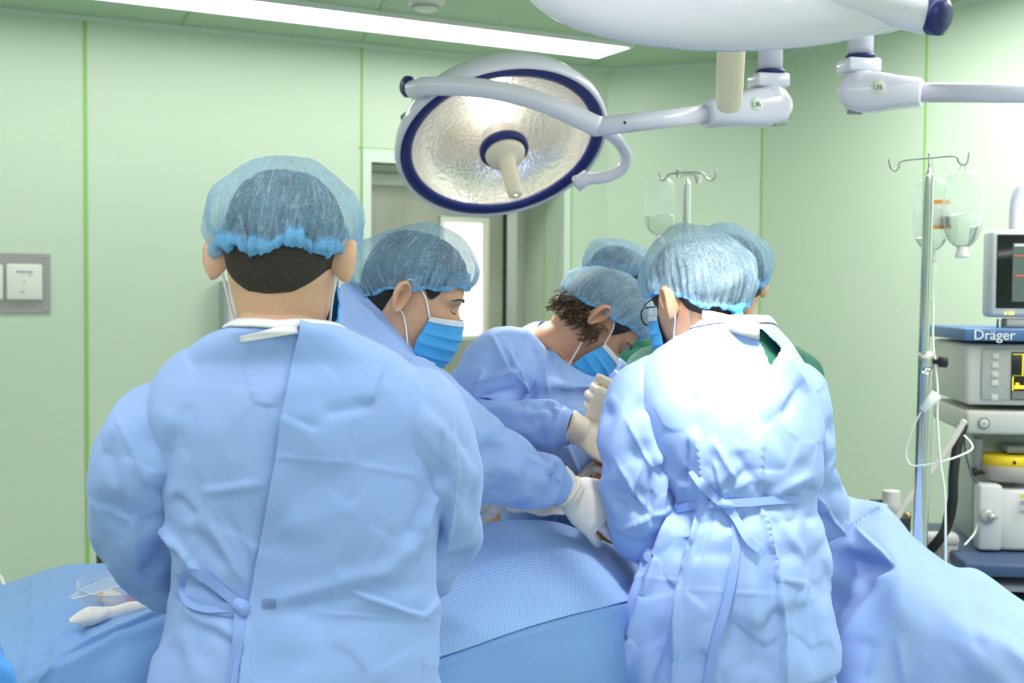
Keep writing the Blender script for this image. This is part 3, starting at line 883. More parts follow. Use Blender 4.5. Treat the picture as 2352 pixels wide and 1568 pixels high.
def cap_on(parent, po, band, puff, m, seed, name='surgical_cap', label=None, edge=.006, **kw):
    A = cap_grid(band, puff, seed, **kw)
    nv, nu = A.shape[:2]
    W_ = (A*po.hs) @ po.hm.T + po.head
    o = obj(name, grid(W_, wrap=True), m, parent, label=label)
    add_uv(o, nv, nu, True, 20.0, 1.0)
    # gathered elastic edge, where the cloth lies double
    rows = kw.get('nv', 70); E = A[rows - 1]; ph = np.linspace(0, 2*math.pi, nu, endpoint=False)
    rr = edge*(1 + .12*np.sin(ph*37 + seed) + .08*np.sin(ph*61) + .30*np.sin(ph*11 + 2))
    a = np.linspace(0, 2*math.pi, 12, endpoint=False); out = np.stack([np.cos(ph), np.sin(ph), 0*ph], -1)
    T = E[:, None] + out[:, None]*(np.cos(a)[None, :, None]*(rr*.62)[:, None, None]) + np.array([0, 0, 1.])*(np.sin(a)[None, :, None]*rr[:, None, None]) + np.array([0, 0, edge*.35])
    obj('cap_edge', grid(head_pts(po, T), wrap=True, wrapv=True), edge_m, o)
    return o, W_
def head_pts(po, v): return (np.asarray(v, float)*po.hs) @ po.hm.T + po.head
def hair_shell(parent, po, low, m, name='hair', grow=.006, top=None, label=None, rough=.0):
    """hair hugging the skull down to low(phi)"""
    nv, nu = 60, 96
    phi = np.linspace(0, 2*math.pi, nu, endpoint=False); K = np.array(HEAD_ROWS)[::-1]
    rows = []
    lo = np.array([low(p) for p in phi])
    for t in np.linspace(0, 1, nv):
        z = .1125 + (lo - .1125)*t**1.3
        f = np.interp(z, K[:, 0], K[:, 1]); b = np.interp(z, K[:, 0], K[:, 2]); w = np.interp(z, K[:, 0], K[:, 3]); eg = np.interp(z, K[:, 0], K[:, 4])
        ct, st = np.cos(phi), np.sin(phi)
        g = grow*(1 if t < .85 else max(.12, (1-t)/.15))
        x = (w)*np.sign(ct)*np.abs(ct)**(2/2.25); y = np.where(st > 0, f, b)*0
        y = np.where(st > 0, f*np.abs(st)**(2/2.25), b*np.abs(st)**(2/2.25))
        pinch = np.where(st < 0, 1 - .18*smoothstep(-.02, -.07, z)*np.clip(-st, 0, 1), 1)
        x = x*pinch
        rows.append(np.stack([x + ct*g, y + st*g, z + g*(1-t)*1.2], -1))
    A = np.array(rows)
    if rough:
        A += normals(A, True)*(fbm(A.reshape(-1, 3), 3, 120, 3)*rough).reshape(nv, nu)[..., None]
    return obj(name, grid(head_pts(po, A), wrap=True, cap0=True), m, parent, label=label)
def mask_on(parent, po, m, z0=-.012, z1=-.125, wide=.068, nose=.112, bulge=.012, loops=True, seed=1, loop_to=None, ear_y=-.012):
    """pleated face mask in head coordinates with ear loops"""
    nv, nu = 60, 70
    A = np.zeros((nv, nu, 3))
    for j in range(nv):
        t = j/(nv-1); z = z0 + (z1 - z0)*t
        half = 1.0
        front = np.interp(t, [0, .12, .35, .6, .85, 1], [nose - .006, nose, nose + .004, .108 + bulge*.4, .104, .088])
        side_y = np.interp(t, [0, .5, 1], [.044, .034, .036]); wd = np.interp(t, [0, .5, 1], [wide, wide + .003, wide - .010])
        for i in range(nu):
            a = (i/(nu-1) - .5)*2
            x = wd*math.sin(a*math.pi/2*.98); y = side_y + (front - side_y)*max(0, math.cos(a*math.pi/2))**.8
            zz = z - .012*(1-abs(a))*smoothstep(.85, 1, t) + (.010*(abs(a)**2) - .005)*(1-t)*-1
            A[j, i] = (x, y, zz)
    # horizontal pleats
    t = np.linspace(0, 1, nv)
    n = normals(A, False)
    n *= np.sign((n*(A - np.array([0, .02, -.07]))).sum(-1, keepdims=True))
    edge = np.sin(np.linspace(0, math.pi, nu))**.5
    pl = sum(.0032*((np.clip((t - c)/.10, 0, 1)) - (t > c + .10)*1.0)*(t < c + .12) for c in (.25, .45, .65))
    pl = np.where(np.isnan(pl), 0, pl)
    A += n*(pl[:, None]*(.35+.65*edge[None]))[..., None]
    A += n*((fbm(A.reshape(-1, 3), seed + 3, 90, 2)*.0009).reshape(nv, nu))[..., None]
    A = facets(A, seed, .02, .0012, False)
    Wd = head_pts(po, A)
    rows = max(3, int(nv*.12))
    mk = obj('face_mask', grid(Wd), m, parent); solid(mk, .0015)
    n2 = np.zeros_like(Wd); nn = normals(A, False); nn *= np.sign((nn*(A - np.array([0, .02, -.07]))).sum(-1, keepdims=True)); n2 = nn @ po.hm.T
    obj('upper_edge', grid(Wd[:rows] + n2[:rows]*.0012), mask_w, mk); solid(bpy.context.scene.objects[-1] if False else C.objects[-1], .001)
    if loops:
        for s in (0, nu - 1):
            sd = -1 if s == 0 else 1
            top, bot = A[2, s], A[-3, s]
            earx = .079
            ey = ear_y
            pts = [top, (sd*(.070), .016, .012), (sd*(earx), ey + .006, .027), (sd*(earx + .002), ey - .012, .020), (sd*(earx + .002), ey - .024, -.002),
                   (sd*(earx - .003), ey - .018, -.028), (sd*(.068), ey + .004, -.050), bot]
            if loop_to: pts = [top] + [(sd*p[0], p[1], p[2]) for p in loop_to] + [bot]
            obj('ear_loop', tube(head_pts(po, pts), .0018*po.hs, 8, seg=60), loop_m, mk)
    return mk, Wd

cap_bg = cap_material('thin_blue_cap_cloth', (.37, .63, .92), .34)
edge_m = cap_material('doubled_blue_cap_edge', (.24, .60, .98), .62)
cap_gr = cap_material('thin_grey_blue_cap_cloth', (.46, .70, .92), .40)
skin_a = skin('tan', (.66, .41, .28)); skin_b = skin('warm', (.64, .38, .25)); skin_c = skin('ruddy', (.58, .32, .21))

# ------------------------------------------------------------------ the person in front on the left, seen from behind
def man_front():
    po = Pose(); po.hs = 1.0; po.flare = .36
    D = 1.66
    po.head = P(654, 594, D); po.hm = head_matrix(math.radians(-2), math.radians(14), math.radians(1))
    po.right = np.array([1., 0, 0]); po.front = np.array([0, 1., 0])
    po.neck = P(655, 740, D - .035) - up*.075
    po.shR = P(925, 965, 1.66); po.shL = P(400, 965, 1.66)
    po.elR = P(985, 1210, 1.72); po.elL = P(335, 1215, 1.72)
    po.wrR = P(900, 1290, 1.97); po.wrL = P(470, 1320, 1.97)
    po.pelvis = np.array([P(690, 1300, 1.67)[0], 1.67, .92]); po.ftR = np.array([po.pelvis[0]+.12, 1.66]); po.ftL = np.array([po.pelvis[0]-.12, 1.66])
    po.hands = [hand_chains(po.wrR, (-.35, .85, -.25), (-.1, -.2, -1), 1, (25, 35, 30)), hand_chains(po.wrL, (.35, .85, -.25), (.1, -.2, -1), -1, (25, 35, 30))]
    t = thing('person', (po.pelvis[0], 1.67, 0), 'person in blue gown nearest the camera, back turned, standing at left of the draped table', 'person', 'surgical team round the table')
    build_body(t, po, skin_a)
    crop = mat('cropped_hair', (.03, .022, .018), .75, build=haircrop)
    hair_shell(t, po, hairline([(0, -.015), (20, .01), (40, .05), (90, .06), (140, .05), (160, .01), (180, -.015), (200, -.022), (222, -.050), (240, -.064), (270, -.069), (300, -.064), (318, -.050), (340, -.022)]), crop, grow=.0045)
    band = lambda p: .010 + .030*max(0, math.sin(p)) - .022*max(0, -math.sin(p))
    puff = lambda ph: .012 + .011*np.abs(np.cos(ph))**2 + .008*np.clip(-np.sin(ph), 0, 1)
    cap_on(t, po, band, puff, cap_bg, 11, crown=.140, pleats=40, lump=.0045, pl_amp=.006, edge_wave=.007, edge=.011)
    mask_on(t, po, mask_m, seed=3, wide=.068, loop_to=[(.078, .012, .020), (.080, -.012, .022), (.081, -.026, .010), (.079, -.028, -.02), (.072, -.012, -.055), (.066, .010, -.085)])
    # gown
    keys = [px_ring(756, 540, 776, D-.030, .080, tilt=-.10), px_ring(773, 502, 812, D-.024, .092, tilt=-.12), px_ring(800, 450, 868, D-.012, .100, tilt=-.10), px_ring(840, 388, 940, D, .110, tilt=-.06),
            px_ring(890, 352, 990, D, .125), px_ring(960, 345, 1012, D, .135), px_ring(1050, 368, 1008, D, .138), px_ring(1160, 392, 1000, D, .136),
            px_ring(1270, 405, 998, D, .132), px_ring(1345, 402, 1000, D, .130), px_ring(1430, 388, 1004, D, .140), px_ring(1568, 352, 1008, D, .155),
            px_ring(1850, 320, 1020, D, .17), px_ring(2250, 280, 1040, D, .19), px_ring(2620, 260, 1050, D, .20)]
    lines = [(690, 760, 640, 980, 26, .003), (880, 830, 845, 930, 14, .005, 1), (850, 930, 740, 950, 16, -.005), (760, 945, 650, 960, 20, .002),
             (365, 1185, 420, 1260, 14, .012, 1), (420, 1260, 470, 1330, 16, .007, 1), (400, 1140, 450, 1190, 14, -.006), (470, 1130, 600, 1110, 10, .004),
             (440, 1215, 520, 1300, 18, -.006), (480, 1190, 560, 1330, 12, .005, 1), (520, 1180, 590, 1330, 14, -.004),
             (990, 1130, 965, 1220, 12, .008, 1), (965, 1150, 930, 1230, 14, -.006), (980, 1215, 860, 1330, 18, .006), (880, 1310, 640, 1375, 20, .006), (640, 1400, 900, 1330, 22, -.004),
             (430, 1400, 560, 1470, 16, .006), (440, 1330, 540, 1400, 12, -.005), (480, 1440, 560, 1500, 18, -.005), (420, 1450, 470, 1568, 20, .004),
             (810, 1355, 965, 1415, 9, .006, 1), (965, 1415, 995, 1380, 9, .006, 1), (820, 880, 800, 1100, 3.0, .0022, 1), (795, 1100, 745, 1568, 3.0, .002, 1),
             (635, 1045, 800, 1060, 4, .002, 1), (740, 1405, 960, 1420, 4, .002, 1), (825, 1065, 960, 1090, 5, .002, 1), (560, 800, 610, 1000, 4, .002, 1),
             (1000, 980, 1020, 1150, 20, -.006), (400, 985, 380, 1120, 24, -.006), (870, 1200, 800, 1330, 30, -.003), (460, 870, 430, 1050, 26, -.003)]
    def pinw(A):
        px, py = proj(A); return .3*np.exp(-((py - 1345)/14)**2)
    X = cloth_tube(t, 'gown', keys, 40, 34, gown_m, 5, (1.02, 1.004), lines, (.10, .012), 3, (2, 1), pinw, hold=.015, steps=140, bend=.2, jitter=.006, freq=9, deep=.016, push=.014)
    g = obj('gown', grid(X, wrap=True), gown_m, t); solid(g)
    # overlapping back panel, hanging free at its left edge
    nvx, nux = X.shape[:2]
    B0 = loft(keys, nux, nvx); n = normals(B0, True); py0 = proj(B0)[1]; px0 = proj(B0)[0]
    back = np.arange(nux//2 + 1, nux); m_ = 120; rows_ = []
    for j in range(1, nvx):
        e = np.interp(py0[j, back].mean(), [735, 900, 1100, 1380, 1568, 2700], [690, 664, 622, 574, 556, 470])
        xs = px0[j, back]; top_i = np.argmax(xs)
        i0 = np.interp(e, np.maximum.accumulate(xs[:top_i+1]) + np.arange(top_i+1)*1e-6, back[:top_i+1].astype(float))
        u = np.linspace(0, 1, m_); ii = i0 + (back[top_i] - 1 - i0)*u
        a = ii.astype(int); fr_ = (ii - a)[:, None]
        q = X[j, a]*(1-fr_) + X[j, (a+1) % nux]*fr_; nn = n[j, a]
        lift = (.0065*np.exp(-u/.06) + .0045)*np.clip((1 - u)/.08, 0.0, 1) + .0006
        rows_.append(q + nn*lift[:, None])
    Fp = np.array(rows_)
    fp = obj('back_panel', grid(Fp), flap_m, g); solid(fp, .0015)
    n = normals(X, True)
    # neck tape, white square of the fastener
    ring_i = np.arange(nux)
    def rad(j, o):
        r = X[j] - X[j].mean(0); r[:, 2] = 0; r /= np.linalg.norm(r, axis=1)[:, None]; return X[j] + r*o
    A = np.stack([rad(0, -.003) + up*.008, rad(0, .005) + up*.004, rad(3, .0065) + up*.002, rad(6, .006)], 0)
    nb = obj('neck_tape', grid(A, wrap=True), white_m, g); solid(nb, .0015)
    def patch(x0, y0, x1, y1, x2, y2, x3, y3, lift=.009, k=10):
        out = []
        for v in np.linspace(0, 1, k):
            row = []
            for u in np.linspace(0, 1, k):
                x = (x0*(1-u) + x1*u)*(1-v) + (x3*(1-u) + x2*u)*v; y = (y0*(1-u) + y1*u)*(1-v) + (y3*(1-u) + y2*u)*v
                qq = on_surface(X, x, y, lift); row.append(qq)
            out.append(row)
        A = np.array(out); A[..., 1] = A[..., 1].mean() + (A[..., 1] - A[..., 1].mean())*.8
        return grid(A)
    solid(obj('fastener_tape', patch(551, 772, 682, 742, 684, 765, 553, 786, .010), white_m, g), .0015)
    # printed mark: a grid of dark dots
    dots = []
    cM = on_surface(X, 618, 1386, .0095)
    for a in range(8):
        for b in range(7):
            dots.append(box(cM + np.array([(a-3.5)*.0024, -.001, (b-3)*.0020]), (.0011, .0006, .0009)))
    obj('printed_mark', join(*dots), mat('dark_blue_print', (.05, .08, .22), .6), fp, False)
    # waist tie: band, loop, two hanging ends
    loop = [on_surface(X, *q, .008) for q in ((552, 1392), (505, 1352), (455, 1318), (428, 1322), (420, 1350), (436, 1382), (480, 1395), (535, 1392))]
    out_n = (0, -1, 0)
    wt = [ribbon(loop, .013, out_n, tw=.5)]
    belt = [on_surface(X, x, y, .006) for x, y in ((404, 1372), (440, 1385), (500, 1398), (560, 1402))]
    wt.append(ribbon(belt, .017, out_n))
    wt.append(tube([on_surface(X, 542, 1385, .010), on_surface(X, 558, 1394, .012), on_surface(X, 560, 1410, .010)], [.008, .010, .007], 10))
    e1 = [on_surface(X, 556, 1400, .011), on_surface(X, 560, 1450, .011), on_surface(X, 552, 1520, .011), on_surface(X, 540, 1600, .011), on_surface(X, 535, 1800, .012)]
    e2 = [on_surface(X, 552, 1400, .009), on_surface(X, 548, 1460, .010), on_surface(X, 538, 1530, .010), on_surface(X, 520, 1620, .010)]
    wt += [ribbon(e1, .015, out_n, tw=.7), ribbon(e2, .015, out_n, tw=-.6)]
    obj('waist_tie', join(*wt), tie_m, g, False)
    sleeve(g, [P(490, 940, 1.66), P(408, 985, 1.66), P(348, 1065, 1.67), P(335, 1190, 1.72), P(388, 1274, 1.80), P(442, 1316, 1.91), po.wrL], [.058, .078, .077, .070, .066, .052, .036], 21, gown_m,
           lines=[(270, 960, 330, 1090, 5, .004, 1), (330, 1090, 375, 1150, 6, .005, 1), (300, 1110, 315, 1320, 14, .006), (240, 1160, 300, 1190, 10, .005, 1), (250, 1000, 260, 1110, 14, -.005), (330, 1200, 390, 1180, 12, -.006), (345, 1300, 395, 1270, 14, -.006)])
    sleeve(g, [P(850, 940, 1.66), P(932, 975, 1.66), P(985, 1065, 1.68), P(993, 1180, 1.74), P(965, 1260, 1.82), P(930, 1300, 1.91), po.wrR], [.060, .080, .072, .066, .062, .052, .036], 22, gown_m,
           lines=[(1040, 950, 1050, 1100, 5, .004, 1), (1020, 990, 1010, 1110, 14, -.006), (1050, 1060, 1030, 1250, 9, .006, 1), (1020, 1150, 1000, 1250, 8, -.005)])
    for hnd in po.hands:
        gl = obj('glove', remesh(hand_mesh(*hnd, grow=.0014), .0032, 2), glove_m, t)
man_front()
# ------------------------------------------------------------------ the person in profile reaching over the table
TEAM = 'surgical team round the table'
def inside(poly, x, y):
    c = np.zeros(np.shape(x), bool); n = len(poly)
    for i in range(n):
        x0, y0 = poly[i]; x1, y1 = poly[(i+1) % n]
        c ^= ((y0 > y) != (y1 > y)) & (x < (x1-x0)*(y-y0)/((y1-y0) or 1e-9) + x0)
    return c
def brow_and_lash(t, po, sides=(1,), lashes=True):
    for s in sides:
        pts = [(s*.014, .095, .0185), (s*.026, .0945, .0225), (s*.040, .086, .0225), (s*.052, .073, .016)]
        obj('eyebrow', tube(head_pts(po, pts), [.0012*po.hs, .0019*po.hs, .0016*po.hs, .0007*po.hs], 8), hair_m, t)
        pts = [(s*.018, .0855, -.0045), (s*.026, .0875, -.0065), (s*.036, .0845, -.0065), (s*.045, .0765, -.003)]
        obj('eyelash', tube(head_pts(po, pts), [.0006*po.hs, .0011*po.hs, .0012*po.hs, .0008*po.hs], 6), hair_m, t)
def cuff_roll(parent, c, d, r, m, name='glove_cuff', rr=.0022):
    Mb = basis(d); a = np.linspace(0, 2*math.pi, 29)[:-1]
    pts = np.asarray(c) + r*(np.cos(a)[:, None]*Mb[:, 0] + np.sin(a)[:, None]*Mb[:, 1])
    k = np.linspace(0, 2*math.pi, 8, endpoint=False)
    out = pts - c; out /= np.linalg.norm(out, axis=1)[:, None]
    A = pts[:, None] + rr*(np.cos(k)[None, :, None]*out[:, None] + np.sin(k)[None, :, None]*Mb[:, 2][None, None])
    return obj(name, grid(A, wrap=True, wrapv=True), m, parent)
def glove_with_cuff(t, hand, wrist, d, elbow_dir_r, m, ln=.07, r0=.033, r1=.042):
    """glove with its gauntlet pulled over the sleeve end"""
    w = np.asarray(wrist); d = np.asarray(d)/np.linalg.norm(d)
    pts = [w + d*.02, w - d*.01, w - d*ln*.5, w - d*ln]
    v, f = tube(pts, [r0*.9, r0, (r0 + r1)/2, r1], 26, seg=26)
    v = v + (fbm(v, 4, 150, 2)*.0012)[:, None]*np.array([.5, -.5, .7])
    g = obj('glove', remesh(join(hand_mesh(*hand, grow=.0012), (v, f)), .0024, 2), m, t)
    return g

def woman():
    po = Pose(); po.hs = 1.0
    po.head = P(950, 678, 2.34); po.hm = head_matrix(math.radians(-86), math.radians(19), math.radians(2))
    po.right = np.array([0, -1., 0]); po.front = np.array([1., 0, 0])
    po.neck = P(868, 790, 2.36)
    po.shR = P(900, 905, 2.21); po.shL = P(868, 890, 2.51)
    po.elR = P(1085, 1035, 2.22); po.elL = P(1010, 1020, 2.62)
    po.wrR = P(1300, 1126, 2.31); po.wrL = P(1185, 1085, 2.66)
    po.pelvis = np.array([-.37, 2.40, .90]); po.ftR = np.array([-.36, 2.30]); po.ftL = np.array([-.36, 2.50])
    fw = np.array([.74, .24, -.62])
    hR = hand_chains(po.wrR, fw, (-.10, .93, .05), 1, [(8, 16, 12), (10, 18, 12), (12, 20, 14), (14, 22, 16)], 11, 1.04, (30, 15))
    hL = hand_chains(po.wrL, (.95, -.05, -.15), (-.2, .1, -.95), -1, (20, 25, 20), 6, .95)
    po.hands = [hR, hL]
    t = thing('person', (po.pelvis[0], 2.40, 0), 'person in profile with blue mask, gloved arm stretched out over the dotted drape', 'person', TEAM)
    build_body(t, po, skin_b)
    hair_shell(t, po, hairline([(0, .028), (12, .018), (20, -.006), (29, .03), (42, .055), (90, .06), (138, .055), (151, .03), (160, -.006), (168, .018), (180, .028), (196, .01), (206, -.045), (235, -.068), (270, -.075), (305, -.068), (334, -.045), (344, .01)]), hair_m, grow=.008)
    # bun of hair in the back of the cap
    band = lambda p: .012 + .034*max(0, math.sin(p)) - .052*max(0, -math.sin(p)) + .004*abs(math.cos(p))
    puff = lambda ph: .012 + .016*np.clip(-np.sin(ph), 0, 1)
    cap_on(t, po, band, puff, cap_bg, 23, crown=.144, edge=.004, pleats=54, lump=.006, pl_amp=.004, edge_wave=.003, backbag=.032)
    brow_and_lash(t, po, (1, -1))
    mask_on(t, po, mask_m, seed=8, z0=-.020, z1=-.126, loop_to=[(.0765, .026, .002), (.0795, .008, .020), (.082, -.006, .028), (.084, -.018, .026), (.084, -.030, .0), (.080, -.022, -.026), (.072, .0, -.046)])
    yw = -math.pi/2
    def rg(px, py, D, a, b, tilt=0): return (*P(px, py, D), a, b, yw, tilt, 2.2, 0)
    keys = [rg(892, 722, 2.35, .070, .062, -1.0), rg(884, 752, 2.35, .105, .088, -.85), rg(872, 800, 2.35, .155, .108, -.6), rg(868, 850, 2.36, .19, .122, -.35), rg(862, 920, 2.37, .20, .132, -.15),
            rg(850, 1020, 2.38, .185, .135), rg(820, 1150, 2.40, .165, .13), rg(790, 1350, 2.40, .185, .145), rg(780, 1700, 2.4, .20, .16), rg(775, 2050, 2.4, .215, .18)]
    lines = [(830, 700, 950, 830, 8, .006, 1), (800, 720, 930, 830, 16, -.006), (960, 790, 1010, 880, 8, .006, 1), (780, 740, 900, 800, 14, .004), (930, 830, 990, 860, 12, -.004), (985, 880, 1040, 960, 8, .005, 1)]
    X = cloth_tube(t, 'gown', keys, 36, 30, gown_m, 31, (1.03, 1.02), lines, (.10, .008), 3, (2, 1), hold=.015, steps=120, jitter=.006, freq=10, deep=.014, push=.014)
    g = obj('gown', grid(X, wrap=True), gown_m, t); solid(g)
    sleeve(g, [P(878, 880, 2.28), P(915, 905, 2.22), P(1000, 965, 2.18), P(1090, 1030, 2.21), P(1190, 1080, 2.26), P(1250, 1102, 2.29), P(1292, 1122, 2.31)], [.060, .082, .078, .074, .061, .047, .035], 33, gown_m,
           lines=[(1030, 900, 1090, 970, 7, .006, 1), (1150, 990, 1260, 1065, 10, -.004), (1180, 1030, 1270, 1080, 8, .005, 1), (1110, 1060, 1260, 1110, 18, .006), (1120, 1010, 1200, 1020, 12, .004), (1255, 1085, 1290, 1120, 5, -.004)])
    sleeve(g, [P(868, 870, 2.46), po.shL, (po.shL + po.elL)/2, po.elL, (po.elL + po.wrL)/2, po.wrL], [.06, .08, .075, .068, .055, .035], 34, gown_m)
    gl = glove_with_cuff(t, hR, po.wrR, fw, None, glove_m, .026, .034, .037)
    d = np.array([.88, .16, -.40]); d /= np.linalg.norm(d)
    cuff_roll(gl, P(1284, 1114, 2.305), d, .0375, glove_y)
    cuff_roll(gl, po.wrR + fw/np.linalg.norm(fw)*.004, fw, .0335, glove_y, rr=.0032)
    obj('glove', remesh(hand_mesh(*hL, grow=.0014), .0032, 2), glove_m, t)
woman()

# ------------------------------------------------------------------ the operating person bent over the wound
def surgeon():
    po = Pose(); po.hs = 1.02
    po.head = P(1372, 738, 2.84); po.hm = head_matrix(math.radians(-84), math.radians(53), math.radians(-4))
    fr = np.array([.75, -.66, 0]); po.front = fr; po.right = np.array([fr[1], -fr[0], 0])
    po.neck = P(1285, 806, 2.86)
    po.shR = P(1165, 850, 2.72); po.shL = P(1372, 875, 2.96)
    po.elR = P(1118, 962, 2.62); po.elL = P(1440, 1010, 2.86)
    po.wrR = P(1322, 985, 2.55); po.wrL = P(1440, 1060, 2.66)
    po.pelvis = np.array([.06, 3.02, .92]); po.ftR = np.array([-.02, 2.98]); po.ftL = np.array([.14, 3.08])
    fw = np.array([.80, .10, -.40])
    hR = hand_chains(po.wrR, fw, (.15, .75, -.60), 1, [(35, 55, 30), (38, 60, 35), (40, 60, 35), (42, 60, 35)], 5, 1.05, (25, 40))
    hL = hand_chains(po.wrL, (-.5, -.3, -.6), (-.6, .3, -.5), -1, (25, 35, 25), 5, 1.0)
    po.hands = [hR, hL]
    t = thing('person', (po.pelvis[0], 3.02, 0), 'masked person with curly hair under the cap bending low over the table', 'person', TEAM)
    build_body(t, po, skin_c)
    hair_shell(t, po, hairline([(0, .028), (12, .01), (21, -.022), (31, .03), (44, .055), (90, .06), (136, .055), (149, .03), (159, -.022), (168, .01), (180, .028), (196, .01), (206, -.04), (235, -.060), (270, -.066), (305, -.060), (334, -.04), (344, .01)]), hair_m, grow=.007)
    # curls that stick out below the cap
    r = np.random.RandomState(4); cur = []
    curl_m = mat('brown_curls', (.075, .04, .02), .5)
    for i in range(190):
        ph = r.uniform(math.pi*1.42, math.pi*1.97) if i < 165 else r.uniform(math.pi*1.95, math.pi*2.07)
        z = r.uniform(-.058, -.004)
        K = np.array(HEAD_ROWS)[::-1]; w = np.interp(z, K[:, 0], K[:, 3]); b = -np.interp(z, K[:, 0], K[:, 2])
        c0 = np.array([w*math.cos(ph), b*math.sin(ph), z]); o = np.array([math.cos(ph), math.sin(ph), 0])
        s0 = np.cross(o, (0, 0, 1)); R_ = r.uniform(.003, .007); a0 = r.rand()*6.28; L = r.uniform(.004, .018)
        q = np.linspace(0, 1, 12)
        pts = c0 + o*(.004 + L*q)[:, None]*.9 - np.array([0, 0, 1])*(q*.02)[:, None] + R_*(np.cos(a0 + q*7)[:, None]*s0 + np.sin(a0 + q*7)[:, None]*np.array([0, 0, 1]))
        cur.append(tube(head_pts(po, pts), [.0016, .0014, .0008], 5, seg=14, smooth_path=True))
    obj('curls', join(*cur), curl_m, t)
    band = lambda p: .004 + .052*max(0, math.sin(p)) - .040*max(0, -math.sin(p)) + .008*abs(math.cos(p))
    puff = lambda ph: .010 + .014*np.clip(-np.sin(ph), 0, 1) + .004*np.abs(np.cos(ph))
    cap_on(t, po, band, puff, cap_gr, 37, crown=.137, edge=.004, pleats=60, lump=.006, pl_amp=.0035, edge_wave=.002, backbag=.012)
    brow_and_lash(t, po, (1, -1))
    mask_on(t, po, mask_m, seed=12, z0=-.024, z1=-.140, wide=.069, loop_to=[(.0765, .026, .002), (.0795, .008, .020), (.082, -.006, .028), (.084, -.018, .024), (.084, -.030, .0), (.080, -.022, -.026), (.072, -.002, -.050)])
    yw = math.atan2(po.right[1], po.right[0])
    def rg(px, py, D, a, b, tilt=0): return (*P(px, py, D), a, b, yw, tilt, 2.2, 0)
    keys = [rg(1312, 800, 2.84, .076, .080, -.78), rg(1300, 814, 2.84, .112, .106, -.58), rg(1282, 840, 2.84, .168, .134, -.30), rg(1266, 875, 2.85, .200, .138, -.16), rg(1264, 950, 2.85, .190, .138),
            rg(1285, 1060, 2.88, .175, .138), rg(1292, 1180, 2.94, .17, .14), rg(1255, 1350, 3.0, .18, .145), rg(1240, 1700, 3.02, .2, .17), rg(1235, 1900, 3.02, .22, .19)]
    lines = [(1215, 790, 1225, 960, 10, -.009), (1235, 770, 1260, 900, 8, .006, 1), (1200, 800, 1230, 870, 8, .007, 1), (1290, 830, 1330, 960, 16, .004), (1330, 880, 1345, 1000, 20, -.003), (1250, 760, 1280, 830, 10, .004), (1300, 1020, 1330, 1090, 10, .006, 1)]
    X = cloth_tube(t, 'gown', keys, 36, 30, gown_m, 41, (1.03, 1.02), lines, (.09, .009), 3, (2, 1), hold=.015, steps=120, jitter=.006, freq=10, deep=.014, push=.014)
    g = obj('gown', grid(X, wrap=True), gown_m, t); solid(g)
    sleeve(g, [P(1205, 835, 2.78), P(1160, 835, 2.72), P(1120, 880, 2.67), P(1098, 945, 2.63), P(1150, 968, 2.60), P(1230, 968, 2.575), P(1280, 978, 2.56), P(1312, 984, 2.55)],
           [.066, .084, .078, .066, .058, .050, .046, .034], 43, gown_m, nv=26,
           lines=[(1130, 770, 1170, 860, 8, .009, 1), (1165, 800, 1205, 880, 8, .008, 1), (1090, 880, 1190, 850, 8, .010, 1), (1110, 910, 1180, 895, 10, -.008), (1180, 860, 1215, 900, 8, .008, 1), (1200, 925, 1290, 920, 8, .006, 1), (1215, 940, 1260, 930, 8, -.006), (1110, 850, 1090, 910, 8, .006, 1), (1140, 940, 1250, 955, 12, .005)])
    sleeve(g, [P(1330, 850, 2.93), po.shL, (po.shL + po.elL)/2, po.elL, (po.elL + po.wrL)/2, po.wrL], [.06, .08, .075, .068, .055, .035], 44, gown_m)
    gl = glove_with_cuff(t, hR, po.wrR, fw, None, glove_y, .020, .034, .036)
    cuff_roll(gl, P(1311, 981, 2.552), (.93, -.1, -.25), .036, glove_y)
    obj('glove', remesh(hand_mesh(*hL, grow=.0014), .0032, 2), glove_y, t)
surgeon()

